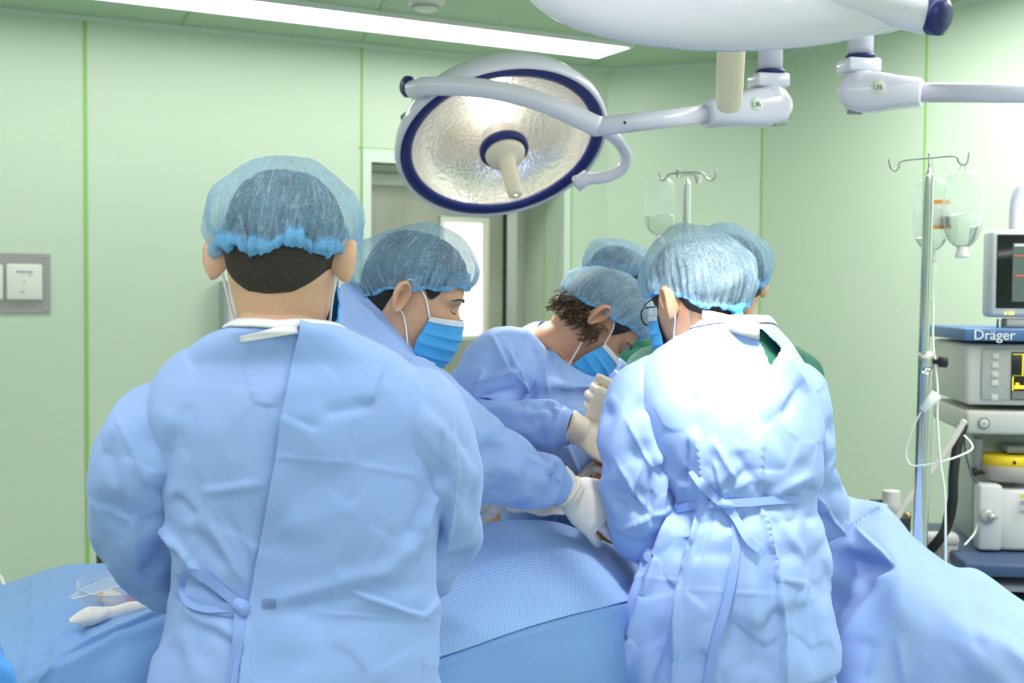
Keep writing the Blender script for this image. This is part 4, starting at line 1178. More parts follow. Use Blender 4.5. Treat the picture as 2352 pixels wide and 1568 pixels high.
# ------------------------------------------------------------------ the person on the right, lit by the lamp, back turned
def man_right():
    po = Pose(); po.hs = 1.02
    D = 2.30
    po.head = P(1602, 688, D + .02); po.flare = .25; po.hm = head_matrix(math.radians(30), math.radians(12), math.radians(-3))
    ya = math.radians(14)
    po.right = np.array([math.cos(ya), math.sin(ya), 0]); po.front = np.array([-math.sin(ya), math.cos(ya), 0])
    po.neck = P(1652, 800, D - .02)
    po.shR = P(1812, 900, D + .03); po.shL = P(1510, 900, D)
    po.elR = P(1838, 1110, 2.36); po.elL = P(1478, 1130, 2.33)
    po.wrR = P(1800, 1150, 2.60); po.wrL = P(1452, 968, 2.56)
    po.pelvis = np.array([P(1690, 1200, D)[0], D + .02, .92]); po.ftR = np.array([po.pelvis[0]+.11, D + .02]); po.ftL = np.array([po.pelvis[0]-.11, D])
    hL = hand_chains(po.wrL, (-.86, .12, .36), (.05, 1, .1), -1, [(60, 80, 50), (62, 85, 50), (65, 85, 50), (68, 85, 50)], 4, 1.0, (35, 35))
    hR = hand_chains(po.wrR, (-.6, .7, -.3), (-.2, -.2, -.9), 1, (25, 35, 25), 5, 1.0)
    po.hands = [hR, hL]
    t = thing('person', (po.pelvis[0], D, 0), 'person with glasses and a knotted waist tie standing at right, lamp light on the back', 'person', TEAM)
    build_body(t, po, skin_b)
    crop = mat('cropped_hair', (.03, .022, .018), .75)
    hair_shell(t, po, hairline([(0, .028), (12, .01), (21, -.022), (31, .03), (44, .055), (90, .06), (136, .055), (149, .03), (159, -.022), (168, .01), (180, .028), (196, .01), (206, -.025), (235, -.045), (270, -.060), (305, -.045), (334, -.025), (344, .01)]), crop, grow=.005)
    band = lambda p: .014 + .018*max(0, math.sin(p)) - .052*max(0, -math.sin(p))**1.3
    puff = lambda ph: .007 + .012*np.clip(-np.sin(ph), 0, 1) + .003*np.abs(np.cos(ph))
    cp, cw = cap_on(t, po, band, puff, cap_gr, 51, crown=.148, edge=.005, pleats=44, lump=.006, pl_amp=.005, edge_wave=.003, backbag=.014)
    k0 = head_pts(po, (.004, -.100, -.040)); k1 = head_pts(po, (.004, -.104, -.066)); k2 = head_pts(po, (.010, -.108, -.080))
    obj('cap_knot', join(tube([k0, k1, k2], [.010, .009, .006], 12), tube([head_pts(po, (-.012, -.098, -.034)), k0, head_pts(po, (.018, -.098, -.03))], [.005, .011, .005], 12)), mask_m, cp)
    mask_on(t, po, mask_m, seed=15, loop_to=[(.074, .026, .010), (.077, .004, .026), (.085, -.022, .024), (.087, -.034, -.004), (.083, -.030, -.03), (.073, -.008, -.058)])
    # glasses: two lenses, bridge and temples
    gl = []
    gm = mat('dark_metal_frame', (.03, .03, .035), .3, .8)
    lens = mat('spectacle_glass', (1, 1, 1), .02, trans=1.0, ior=1.2)
    root_g = obj('glasses', join(tube(head_pts(po, [(.010, .105, .004), (0, .107, .007), (-.010, .105, .004)]), .0012, 8),
             *[tube(head_pts(po, [(s*.058, .092, .008), (s*.072, .06, .010), (s*.079, .01, .014), (s*.080, -.012, .010)]), .0013, 8) for s in (1, -1)],
             *[(lambda a: grid(np.array([head_pts(po, np.stack([s*.034 + (.024 + q[0])*np.sign(np.cos(a))*np.abs(np.cos(a))**.7, .104 - .35*np.maximum(0, np.abs(.034 + .024*np.cos(a)*s*s) - .03) + q[1] + 0*a, -.010 + (.018 + q[0])*np.sign(np.sin(a))*np.abs(np.sin(a))**.7], -1)) for q in ((-.001, -.001), (.001, -.001), (.001, .001), (-.001, .001))]), wrap=True, wrapv=True))(np.linspace(0, 2*math.pi, 40, endpoint=False)) for s in (1, -1)]), gm, t)
    # gown
    yw = ya
    keys = [px_ring(752, 1588, 1766, D - .02, .080, yw, -.18), px_ring(770, 1556, 1785, D - .015, .092, yw, -.18), px_ring(806, 1508, 1818, D - .005, .104, yw, -.14), px_ring(850, 1466, 1848, D, .122, yw, -.08), px_ring(920, 1450, 1872, D, .135, yw),
            px_ring(1000, 1470, 1884, D, .138, yw), px_ring(1080, 1508, 1884, D, .130, yw), px_ring(1152, 1540, 1872, D, .115, yw), px_ring(1215, 1512, 1884, D, .128, yw), px_ring(1300, 1480, 1898, D, .142, yw),
            px_ring(1430, 1440, 1914, D, .155, yw), px_ring(1568, 1398, 1920, D, .168, yw), px_ring(1850, 1370, 1930, D, .18, yw), px_ring(2080, 1360, 1940, D, .19, yw)]
    lines = [(1760, 760, 1850, 880, 10, .006, 1), (1560, 1160, 1430, 1568, 14, .018, 1), (1592, 1165, 1490, 1568, 16, -.016), (1615, 1165, 1560, 1330, 9, .015, 1), (1560, 1330, 1548, 1568, 9, .016, 1), (1520, 1200, 1400, 1568, 10, .010, 1), (1640, 1170, 1600, 1290, 10, -.008),
             (1802, 1568, 1790, 1340, 7, .013, 1), (1790, 1340, 1745, 1165, 7, .013, 1), (1700, 1165, 1690, 1300, 10, -.005), (1770, 1175, 1850, 1280, 12, .006), (1850, 1200, 1880, 1500, 14, -.008), (1680, 1180, 1660, 1568, 18, -.005), (1725, 1300, 1735, 1568, 14, .004),
             (1560, 1350, 1790, 1365, 4, .003, 1), (1460, 1325, 1560, 1332, 4, .003, 1), (1790, 1328, 1870, 1340, 4, .003, 1),
             (1600, 990, 1620, 1140, 10, .010, 1), (1580, 1010, 1570, 1150, 9, -.010), (1640, 1010, 1690, 1100, 12, .008, 1), (1690, 1040, 1760, 1140, 14, -.006), (1750, 1000, 1745, 1150, 8, .006, 1), (1620, 1150, 1720, 1080, 12, -.006), (1770, 1140, 1860, 1090, 12, .006), (1660, 1140, 1640, 1060, 8, .006, 1), (1800, 1140, 1870, 1120, 12, -.005),
             (1840, 880, 1800, 960, 14, -.008), (1600, 900, 1590, 1000, 16, -.006)]
    def pinw(A):
        px, py = proj(A); return .3*np.exp(-((py - 1152)/16)**2)
    X = cloth_tube(t, 'gown', keys, 44, 40, gown_m, 55, (1.035, 1.015), lines, (.08, .010), 3, (2, 1), pinw, hold=.015, steps=140, jitter=.006, freq=11, deep=.014, push=.016)
    px, py = proj(X); n = normals(X, True); vis = ((CAM - X)*n).sum(-1) > 0
    hole = inside([(1718, 746), (1752, 757), (1796, 800), (1793, 810), (1769, 846), (1752, 802)], px, py) & vis
    V, f = grid(X, wrap=True); hv = hole.ravel()
    g = obj('gown', (V, [q for q in f if not (hv[q[0]] and hv[q[2]])]), gown_m, t); solid(g, .0015)
    # the scrub top that shows through the open back of the gown
    k2 = [list(k) for k in keys[:8]]
    for k in k2: k[3] -= .012; k[4] -= .012
    sc = loft(k2, 64, 60)
    obj('scrub_top', grid(sc, wrap=True), scrub_m, t)
    def rad(j, o):
        r = X[j] - X[j].mean(0); r[:, 2] = 0; r /= np.linalg.norm(r, axis=1)[:, None]; return X[j] + r*o
    A = np.stack([rad(0, -.001) + up*.010, rad(0, .005) + up*.004, rad(3, .006) + up*.002, rad(6, .006)], 0)
    solid(obj('neck_tape', grid(A, wrap=True), white_m, g), .0015)
    tape = []
    for q, (x, y) in enumerate(((1612, 728), (1655, 736), (1700, 748), (1745, 760))):
        c = on_surface(X, x, y, .012); tape.append([c + up*.014, c - up*.016])
    solid(obj('fastener_tape', grid(spline(np.array(tape).reshape(4, 6), 16).reshape(16, 2, 3)), white_m, g), .0015)
    on = (0, -1, 0)
    S_ = lambda x, y, o=.008: on_surface(X, x, y, o)
    wt = [ribbon([S_(1552, 1168), S_(1600, 1160), S_(1660, 1156), S_(1720, 1153), S_(1785, 1148), S_(1840, 1146)], .015, on),
          ribbon([S_(1590, 1080, .012), S_(1612, 1112, .014), S_(1640, 1140, .014), S_(1664, 1158, .016)], .016, on),
          ribbon([S_(1664, 1158, .016), S_(1690, 1190, .018), S_(1715, 1235, .017), S_(1742, 1262, .015)], .015, on, tw=.6),
          ribbon([S_(1672, 1160, .016), S_(1690, 1200, .014), S_(1688, 1290, .012), S_(1668, 1390, .012), S_(1645, 1470, .012), S_(1625, 1580, .012), S_(1615, 1720, .013)], .0155, on, tw=-.5),
          tube([S_(1650, 1160, .012), S_(1666, 1158, .016), S_(1682, 1162, .012)], [.005, .0085, .006], 12)]
    obj('waist_tie', join(*wt), tie_m, g, False)
    sleeve(g, [P(1570, 880, D + .01), P(1508, 905, D), P(1476, 985, D - .01), P(1472, 1080, D), P(1484, 1185, D + .04), P(1482, 1172, D + .14), P(1466, 1060, D + .22), po.wrL], [.062, .078, .077, .074, .072, .060, .050, .036], 57, gown_m, nv=28, nu=24,
           lines=[(1440, 920, 1400, 1060, 12, .006), (1440, 960, 1500, 1080, 6, .009, 1), (1500, 950, 1530, 1060, 10, -.009), (1560, 985, 1500, 1075, 10, .010, 1), (1420, 1060, 1490, 1170, 8, .008, 1), (1500, 1060, 1490, 1180, 8, -.008), (1470, 1080, 1440, 1180, 8, .006, 1), (1530, 1080, 1520, 1180, 8, .008, 1), (1410, 1150, 1520, 1200, 10, -.006), (1440, 1210, 1540, 1165, 8, .009, 1)], push=.028)
    sleeve(g, [P(1775, 880, D + .03), P(1812, 915, D + .04), P(1834, 1000, D + .04), P(1842, 1085, D + .07), P(1872, 1150, D + .14), P(1870, 1165, D + .20), po.wrR], [.060, .074, .066, .062, .062, .054, .036], 58, gown_m, nv=24,
           lines=[(1880, 960, 1870, 1100, 8, .006, 1), (1870, 1130, 1950, 1240, 7, .01, 1)], push=.03)
    for hnd in (hL, hR):
        obj('glove', remesh(hand_mesh(*hnd, grow=.0014), .0030, 2), glove_y, t)
man_right()

# ------------------------------------------------------------------ two people in green scrubs further back
def assistant(head, hm, right, neck, shR, shL, label, cap_seed, skm, lift, D):
    po = Pose(); po.hs = 1.0
    po.head = head; po.hm = hm; po.right = right; po.front = np.array([-right[1], right[0], 0]); po.neck = neck; po.shR = shR; po.shL = shL
    po.elR = shR - up*.27 + right*.05; po.elL = shL - up*.27 - right*.05
    po.wrR = po.elR + po.front*.2 - right*.08 - up*.08; po.wrL = po.elL + po.front*.2 + right*.08 - up*.08
    c = (shR + shL)/2
    po.pelvis = np.array([c[0], c[1], .93]) - po.front*.03; po.ftR = (po.pelvis + right*.1)[:2]; po.ftL = (po.pelvis - right*.1)[:2]
    po.hands = [hand_chains(po.wrR, po.front - right*.3 - up*.3, -up - right*.3, 1, (25, 35, 30)), hand_chains(po.wrL, po.front + right*.3 - up*.3, -up + right*.3, -1, (25, 35, 30))]
    t = thing('person', (po.pelvis[0], po.pelvis[1], 0), label, 'person', TEAM)
    build_body(t, po, skm)
    hair_shell(t, po, hairline([(0, .028), (20, -.01), (40, .02), (60, .055), (90, .06), (120, .055), (140, .02), (160, -.01), (180, .028), (196, .01), (206, -.03), (270, -.055), (334, -.03), (344, .01)]), hair_m, grow=.005)
    band = lambda p: .030 + lift + .026*max(0, math.sin(p)) - .055*max(0, -math.sin(p))
    cap_on(t, po, band, lambda ph: .012 + .010*np.clip(-np.sin(ph), 0, 1) + .004*np.abs(np.cos(ph)), cap_bg, cap_seed, crown=.148, edge=.007, pleats=40, lump=.005, nu=240, nv=50)
    mask_on(t, po, mask_m, seed=cap_seed)
    brow_and_lash(t, po, (1, -1))
    yw = math.atan2(right[1], right[0]); hw = np.linalg.norm(shR - shL)/2
    z0 = c[2]
    K = []
    for dz, a, b, tl in ((.115, .075, .068, -.3), (.10, .10, .08, -.25), (.07, .145, .095, -.15), (.035, hw + .02, .11, -.05), (-.04, hw + .035, .125, 0), (-.2, hw + .015, .13, 0), (-.4, hw, .125, 0), (-.55, hw + .02, .135, 0), (-.68, hw + .03, .14, 0)):
        K.append((c[0], c[1], z0 + dz, a, b, yw, tl, 2.3, 0))
    X = cloth_tube(t, 'scrub_top', K, 32, 26, scrub_m, cap_seed, (1.03, 1.02), (), (.09, .008), 2, (2, 1), hold=.015, steps=80, freq=10, deep=.014, push=.014)
    st = obj('scrub_top', grid(X, wrap=True), scrub_m, t); solid(st)
    for s_, S_, E_ in ((1, shR, po.elR), (-1, shL, po.elL)):
        sleeve(st, [S_*.8 + c*.2, S_, S_*.5 + E_*.5, S_*.12 + E_*.88], [.055, .076, .074, .072], cap_seed + s_ + 3, scrub_m, nv=14, k=2)
    tr = []
    for s_, ft in ((1, po.ftR), (-1, po.ftL)):
        hip = po.pelvis + right*s_*.09 + up*.04
        tr.append(tube([hip, hip*.5 + np.array([ft[0], ft[1], .12])*.5, np.array([ft[0], ft[1], .08])], [.115, .095, .085], 20, caps=False))
    obj('trousers', join(*tr), scrub_m, t)
assistant(P(1668, 650, 2.98), head_matrix(math.radians(24), math.radians(8), 0), np.array([math.cos(.1), math.sin(.1), 0]), P(1672, 780, 2.96), P(1812, 868, 3.00), P(1510, 868, 2.96),
          'person in green scrubs standing right behind the person with glasses, face turned away', 63, skin_a, 0.0, 2.98)
fr4 = np.array([.45, -.89, 0])
assistant(P(1414, 664, 3.42), head_matrix(math.radians(-125), math.radians(30), 0), np.array([fr4[1], -fr4[0], 0]), P(1390, 740, 3.45), P(1262, 810, 3.42), P(1500, 815, 3.62),
          'person in green scrubs furthest back, mostly hidden behind the bent curly head', 67, skin_c, .026, 3.42)
# ------------------------------------------------------------------ operating table, patient, drapes
drape_m = cloth_mat('blue_drape', (.20, .385, .78), .6, .06, .2, 700)
drape_l = cloth_mat('pale_blue_drape', (.37, .54, .96), .6, .08, .2, 700)
def dotted(t, b, out):
    pass
def dotted_mat():
    m = cloth_mat('dotted_blue_drape', (.22, .44, .88), .65, .05, .15, 700)
    t = m.node_tree; b = t.nodes['Principled BSDF']
    uv = N(t, 'ShaderNodeUVMap')
    w1 = N(t, 'ShaderNodeTexWave', Scale=1.0); w1.bands_direction = 'X'; w2 = N(t, 'ShaderNodeTexWave', Scale=1.0); w2.bands_direction = 'Y'
    for w in (w1, w2): t.links.new(uv.outputs[0], w.inputs['Vector'])
    mu = N(t, 'ShaderNodeMath', operation='MULTIPLY'); t.links.new(w1.outputs['Fac'], mu.inputs[0]); t.links.new(w2.outputs['Fac'], mu.inputs[1])
    src = b.inputs['Base Color'].links[0].from_socket
    mx = N(t, 'ShaderNodeMix', data_type='RGBA'); mx.inputs['A'].default_value = (.40, .60, .98, 1)
    mx.inputs['B'].default_value = (.15, .35, .82, 1)
    t.links.new(mu.outputs[0], mx.inputs['Factor']); t.links.new(mx.outputs['Result'], b.inputs['Base Color'])
    return m
dot_m = dotted_mat()
steel_t = mat('polished_steel', (.72, .73, .74), .18, 1.0)
dark_m = mat('dark_equipment', (.03, .035, .045), .45)
U2 = np.array([.857, .515, 0]); V2 = np.array([-.515, .857, 0]); T0 = np.array([-.10, 2.02, 0])
def tp(s, t, z): return T0 + U2*s + V2*t + up*z
MT = np.stack([U2, V2, up], 1)
tb = thing('operating_table', tp(.66, .38, 0), 'operating table hidden under blue drapes and the patient', 'operating table')
obj('mattress', box(tp(.66, .38, .80), (1.0, .38, .07), MT, .02), dark_m, tb)
obj('table_top', box(tp(.66, .38, .745), (1.0, .40, .035), MT, .008), steel_t, tb)
obj('column', box(tp(.66, .38, .41), (.30, .24, .64), MT, .03), steel_t, tb)
obj('base', box(tp(.66, .38, .05), (.85, .36, .09), MT, .03), steel_t, tb)

# patient lying under the drapes, the legs raised at the near end
def patient():
    t = thing('person', tp(.9, .27, .86), 'patient lying under the blue drapes, only an orange painted limb showing in the gloved hands', 'person')
    iod = skin('iodine', (.66, .27, .06))
    ax = lambda s, tt, z: tp(.59 + (s - .42)*.55, tt + .05, z - .03)
    yaw = math.atan2(U2[1], U2[0])
    # trunk: rings along the table
    rings = []
    for s, a, b, z in ((.42, .10, .06, .91), (.50, .155, .085, .915), (.62, .165, .09, .92), (.80, .15, .085, .915), (1.0, .17, .09, .92), (1.12, .17, .08, .92), (1.19, .09, .06, .915), (1.23, .055, .055, .915)):
        th = np.linspace(0, 2*math.pi, 40, endpoint=False)
        rings.append(ax(s, .27, z) + np.cos(th)[:, None]*V2*a + np.sin(th)[:, None]*up*b)
    R_ = np.array(rings); R_ = spline(R_.reshape(len(rings), -1), 50).reshape(50, 40, 3)
    parts = [grid(R_, wrap=True, cap0=True, cap1=True)]
    hd = lathe([(.004, -.11), (.05, -.10), (.075, -.05), (.08, 0), (.075, .06), (.05, .10), (.004, .115)], ax(1.33, .27, .925), U2, 32, True, True)
    parts.append(hd); parts.append(tube([ax(1.2, .27, .915), ax(1.28, .27, .92)], .05, 20))
    for q in (-1, 1):
        parts.append(tube([ax(1.12, .27 + q*.15, .92), ax(.9, .27 + q*.19, .90), ax(.66, .27 + q*.18, .90)], [.045, .04, .03], 14))
    # near leg: knee raised in the opening; far limb lifted by the gloved hands
    kn = P(1400, 1122, 2.62)
    parts.append(tube([ax(.5, .27, .93), P(1600, 1160, 2.78), P(1480, 1130, 2.70), kn, kn + np.array([.01, .05, -.08]), kn + np.array([.05, .10, -.16])], [.075, .065, .050, .046, .044, .04], 24, seg=50))
    an = P(1386, 1035, 2.60)
    parts.append(tube([ax(.5, .34, .93), P(1580, 1090, 2.80), P(1490, 1072, 2.72), P(1425, 1058, 2.65), an, P(1412, 985, 2.60), P(1428, 955, 2.60)], [.07, .06, .046, .038, .030, .027, .022], 24, seg=40))
    v, f = remesh(join(*parts), .007, 3)
    obj('body', (v, f), iod, t)
patient()

def sheet(name, ctrl, label, m, nu=60, nv=60, seed=1, k=1, amp=.010, size=.14, relax_kw=None, lines=(), uv=None, loc=None, coarse=(26, 26), cat='drape', group=None, scale=(1.03, 1.03)):
    """cloth laid over a net of points (rows far to near)"""
    Cn = np.array(ctrl, float); r, c = Cn.shape[:2]
    A = spline(Cn.reshape(r, -1), coarse[1]).reshape(coarse[1], c, 3).swapaxes(0, 1)
    A = spline(A.reshape(c, -1), coarse[0]).reshape(coarse[0], coarse[1], 3).swapaxes(0, 1)
    nrm = normals(A, False)
    if (nrm*(CAM - A)).sum() < 0: A = A[:, ::-1]
    kw = dict(hold=.03, steps=80, jitter=.008, freq=7, deep=.012, push=.02); kw.update(relax_kw or {})
    X = relax(A, False, scale, seed=seed, **kw)
    X = refine(X, k, False)
    X = facets(X, seed, size, amp, False)
    if lines: X = folds(X, lines, False, False)
    o = obj(name, grid(X), m, None, True, loc=Cn.reshape(-1, 3).mean(0)*[1, 1, 0] + [0, 0, Cn[..., 2].min()])
    set_props(o, label, cat, group)
    md = solid(o, .0025)
    return o, X
# dotted sheet on top of it
D_ = [[(1050, 1225, 2.52), (1120, 1200, 2.54), (1200, 1196, 2.54), (1290, 1205, 2.56), (1380, 1240, 2.60), (1480, 1272, 2.62), (1600, 1300, 2.68), (1760, 1340, 2.76)],
      [(1030, 1235, 2.46), (1110, 1206, 2.48), (1200, 1194, 2.48), (1290, 1202, 2.50), (1380, 1240, 2.54), (1480, 1276, 2.56), (1600, 1306, 2.62), (1760, 1345, 2.70)],
      [(1015, 1262, 2.37), (1105, 1232, 2.39), (1200, 1216, 2.40), (1295, 1224, 2.42), (1390, 1256, 2.46), (1490, 1292, 2.53), (1600, 1330, 2.60), (1760, 1352, 2.68)],
      [(990, 1325, 2.25), (1095, 1292, 2.27), (1200, 1270, 2.29), (1300, 1270, 2.32), (1400, 1290, 2.38), (1490, 1316, 2.50), (1600, 1345, 2.57), (1760, 1360, 2.66)],
      [(965, 1410, 2.12), (1080, 1372, 2.15), (1195, 1338, 2.19), (1300, 1325, 2.24), (1410, 1325, 2.32), (1500, 1334, 2.48), (1600, 1360, 2.55), (1760, 1366, 2.64)],
      [(950, 1478, 2.03), (1070, 1438, 2.06), (1190, 1398, 2.11), (1300, 1374, 2.17), (1415, 1356, 2.28), (1502, 1350, 2.46), (1600, 1368, 2.53), (1760, 1372, 2.62)],
      [(940, 1530, 1.975), (1062, 1490, 2.01), (1186, 1446, 2.06), (1300, 1413, 2.125), (1420, 1384, 2.24), (1505, 1366, 2.44), (1600, 1376, 2.52), (1760, 1378, 2.60)]]
# smooth drape below it, hanging down the near side
rows = []
def shifted(row, dy, dD, dz): return [P(q[0], q[1], q[2] + dD) + up*dz + 0*V2 for q in row]
rows.append([p + V2*.22 - up*.35 for p in shifted(D_[0], 0, 0, 0)]); rows.append([p + V2*.20 - up*.12 for p in shifted(D_[0], 0, 0, 0)])
rows.append([p + V2*.14 - up*.06 for p in shifted(D_[0], 0, 0, 0)])
for r_ in (D_[0], D_[2], D_[3], D_[4], D_[5]): rows.append(shifted(r_, 0, 0, -.016))
e_ = shifted(D_[6], 0, 0, -.006); rows.append(e_)
for dz, dv in ((.022, .012), (.07, .026), (.16, .036), (.30, .045), (.48, .055), (.66, .06)):
    rows.append([p - up*dz - V2*(dv + .014*math.sin(q*1.9 + 1)*min(1, dz*4)) for q, p in enumerate(e_)])
dr, Xd = sheet('surgical_drape', rows, 'smooth blue drape hanging down the near side of the operating table', drape_m, seed=71, coarse=(40, 44), k=2, amp=.004, scale=(1.01, 1.01), relax_kw=dict(deep=.006, push=.003, jitter=.003))
ctrl = [[P(*q) for q in r_] for r_ in D_]
ds, Xs = sheet('dotted_drape', ctrl, 'blue drape with a fine dotted weave over the patient in the middle', dot_m, seed=73, coarse=(40, 30), k=2, amp=.003, relax_kw=dict(deep=.005, push=.006, jitter=.003), scale=(1.01, 1.01))
nv, nu = Xs.shape[:2]
me = ds.data; uvl = me.uv_layers.new(name='UVMap'); idx = np.zeros(len(me.loops), int); me.loops.foreach_get('vertex_index', idx)
su = np.linalg.norm(np.diff(Xs[nv//2], axis=0), axis=1).sum()/.0066/20*2*math.pi/1.0; sv = np.linalg.norm(np.diff(Xs[:, nu//2], axis=0), axis=1).sum()/.0066/20*2*math.pi
uvl.data.foreach_set('uv', np.stack([(idx % nu)/(nu-1)*su/(2*math.pi)*2*math.pi, (idx // nu)/(nv-1)*sv], 1).ravel())

# drape over the arm of the table on the right
R_ = [[(1800, 1150, 3.00), (1880, 1160, 2.98), (1960, 1190, 2.96), (2030, 1220, 2.94), (2110, 1280, 2.92), (2190, 1330, 2.90), (2260, 1350, 2.88), (2360, 1420, 2.84), (2480, 1480, 2.8)],
      [(1790, 1095, 2.78), (1870, 1112, 2.76), (1955, 1143, 2.74), (2032, 1164, 2.70), (2108, 1238, 2.70), (2186, 1298, 2.68), (2250, 1311, 2.66), (2352, 1383, 2.60), (2470, 1440, 2.55)],
      [(1790, 1140, 2.68), (1870, 1165, 2.66), (1955, 1190, 2.62), (2042, 1214, 2.57), (2120, 1275, 2.58), (2200, 1330, 2.56), (2262, 1350, 2.54), (2362, 1420, 2.48), (2480, 1475, 2.44)],
      [(1800, 1205, 2.60), (1890, 1232, 2.57), (1962, 1248, 2.55), (2050, 1270, 2.47), (2130, 1318, 2.49), (2210, 1368, 2.47), (2275, 1392, 2.44), (2372, 1456, 2.40), (2490, 1510, 2.36)],
      [(1810, 1275, 2.57), (1900, 1290, 2.56), (1965, 1300, 2.54), (2056, 1320, 2.415), (2138, 1366, 2.42), (2220, 1410, 2.40), (2290, 1435, 2.38), (2385, 1492, 2.34), (2500, 1545, 2.30)],
      [(1820, 1350, 2.55), (1905, 1352, 2.54), (1985, 1370, 2.45), (2060, 1395, 2.375), (2146, 1430, 2.38), (2235, 1462, 2.34), (2310, 1480, 2.32), (2400, 1535, 2.29), (2510, 1590, 2.26)],
      [(1820, 1440, 2.53), (1905, 1440, 2.50), (1985, 1470, 2.40), (2065, 1480, 2.38), (2150, 1500, 2.36), (2250, 1525, 2.31), (2330, 1545, 2.30), (2410, 1590, 2.27), (2520, 1640, 2.24)],
      [(1820, 1570, 2.50), (1905, 1570, 2.46), (1985, 1590, 2.38), (2068, 1600, 2.39), (2155, 1610, 2.35), (2260, 1625, 2.34), (2340, 1650, 2.28), (2420, 1690, 2.29), (2530, 1740, 2.24)],
      [(1820, 1900, 2.50), (1905, 1900, 2.46), (1985, 1900, 2.38), (2068, 1900, 2.41), (2155, 1900, 2.35), (2260, 1900, 2.36), (2340, 1900, 2.28), (2420, 1900, 2.31), (2530, 1900, 2.24)]]
ctrl = [[P(*q) for q in r_] for r_ in R_]
sheet('surgical_drape', ctrl, 'pale blue drape rising to a corner beside the steel drip pole on the right', drape_l, seed=77, coarse=(40, 40), k=2, amp=.004, size=.16, scale=(1.01, 1.01), relax_kw=dict(deep=.006, push=.008, jitter=.003),
      lines=[(2032, 1166, 1930, 1240, 10, .012, 1), (2060, 1290, 1930, 1480, 14, .014), (1930, 1290, 2060, 1300, 22, -.02), (1920, 1400, 2010, 1340, 20, -.012), (2060, 1460, 2080, 1568, 16, .010), (2000, 1470, 1980, 1568, 24, -.012),
             (2032, 1166, 2120, 1300, 12, .008, 1), (2120, 1300, 2352, 1450, 30, .006), (2190, 1520, 2260, 1470, 34, -.008), (1960, 1210, 2050, 1290, 10, .008, 1)])
# stand that the drape's corner hangs on
st = thing('drape_support_frame', (P(2032, 1170, 2.74)[0], 2.74, 0), 'steel frame hidden under the raised corner of the right drape', 'frame')
p0, p1 = P(2030, 1172, 2.73), P(1850, 1130, 2.79)
obj('upright', join(tube([p0 - up*.03, np.array([p0[0], p0[1], .02])], .012, 16), tube([p1 - up*.03, np.array([p1[0], p1[1], .02])], .012, 16)), steel_t, st)
obj('crossbar', tube([p0 - up*.02, p1 - up*.02], .012, 16), steel_t, st)
obj('foot', join(box([p0[0], p0[1], .015], (.35, .05, .03), None, .008), box([p1[0], p1[1], .015], (.35, .05, .03), None, .008)), steel_t, st)

# ------------------------------------------------------------------ instrument table on the left, under its own drape
it = thing('instrument_table', (-.95, 2.25, 0), 'instrument table on the left, hidden under a blue drape', 'table')
obj('table_top', box((-.90, 2.22, .89), (.62, .40, .03), rotz(.12), .006), steel_t, it)
for a in (-.27, .27):
    for b in (-.16, .16):
        c = np.array([-.90, 2.22, 0]) + rotz(.12) @ np.array([a, b, 0])
        obj('leg', tube([c + up*.88, c + up*.03], .014, 14), steel_t, it)
L_ = [[(-260, 1700, 2.60), (-110, 1690, 2.60), (10, 1680, 2.60), (100, 1670, 2.60), (170, 1670, 2.60), (270, 1670, 2.60), (400, 1680, 2.60), (540, 1680, 2.60)],
      [(-270, 1450, 2.56), (-120, 1420, 2.56), (5, 1390, 2.57), (95, 1360, 2.57), (165, 1345, 2.57), (272, 1345, 2.56), (400, 1360, 2.56), (540, 1370, 2.56)],
      [(-280, 1392, 2.50), (-120, 1368, 2.51), (0, 1346, 2.52), (92, 1318, 2.52), (162, 1300, 2.52), (274, 1301, 2.51), (400, 1318, 2.50), (540, 1325, 2.5)],
      [(-300, 1420, 2.36), (-130, 1398, 2.36), (-5, 1378, 2.37), (90, 1346, 2.37), (165, 1330, 2.36), (278, 1328, 2.36), (400, 1334, 2.36), (540, 1338, 2.36)],
      [(-330, 1470, 2.20), (-140, 1448, 2.19), (-10, 1430, 2.19), (88, 1400, 2.18), (170, 1382, 2.17), (284, 1368, 2.18), (405, 1362, 2.2), (545, 1362, 2.2)],
      [(-360, 1530, 2.06), (-150, 1510, 2.05), (-15, 1495, 2.04), (80, 1480, 2.02), (165, 1462, 2.02), (285, 1412, 2.05), (410, 1384, 2.08), (550, 1380, 2.1)],
      [(-370, 1580, 1.98), (-160, 1570, 1.97), (-20, 1560, 1.96), (70, 1540, 1.95), (160, 1500, 1.955), (285, 1440, 1.98), (412, 1402, 2.01), (552, 1396, 2.02)],
      [(-380, 1680, 1.94), (-165, 1680, 1.93), (-22, 1660, 1.93), (66, 1610, 1.92), (158, 1555, 1.93), (288, 1490, 1.95), (414, 1450, 1.98), (555, 1440, 1.985)],
      [(-390, 1850, 1.92), (-170, 1850, 1.91), (-22, 1830, 1.91), (64, 1780, 1.88), (156, 1730, 1.92), (290, 1670, 1.91), (416, 1640, 1.97), (556, 1620, 1.96)],
      [(-400, 2200, 1.90), (-175, 2200, 1.90), (-22, 2200, 1.90), (64, 2150, 1.86), (156, 2120, 1.92), (290, 2100, 1.88), (416, 2100, 1.96), (556, 2100, 1.93)]]
ctrl = [[P(*q) for q in r_] for r_ in L_]
dl_, Xl = sheet('surgical_drape', ctrl, 'blue drape over the table on the left, with the plastic bowl on it', drape_m, seed=81, coarse=(40, 46), k=2, amp=.006, size=.13,
      lines=[(410, 1392, 150, 1500, 9, .010, 1), (150, 1500, 90, 1568, 10, .006, 1), (200, 1455, 110, 1500, 18, -.010)])
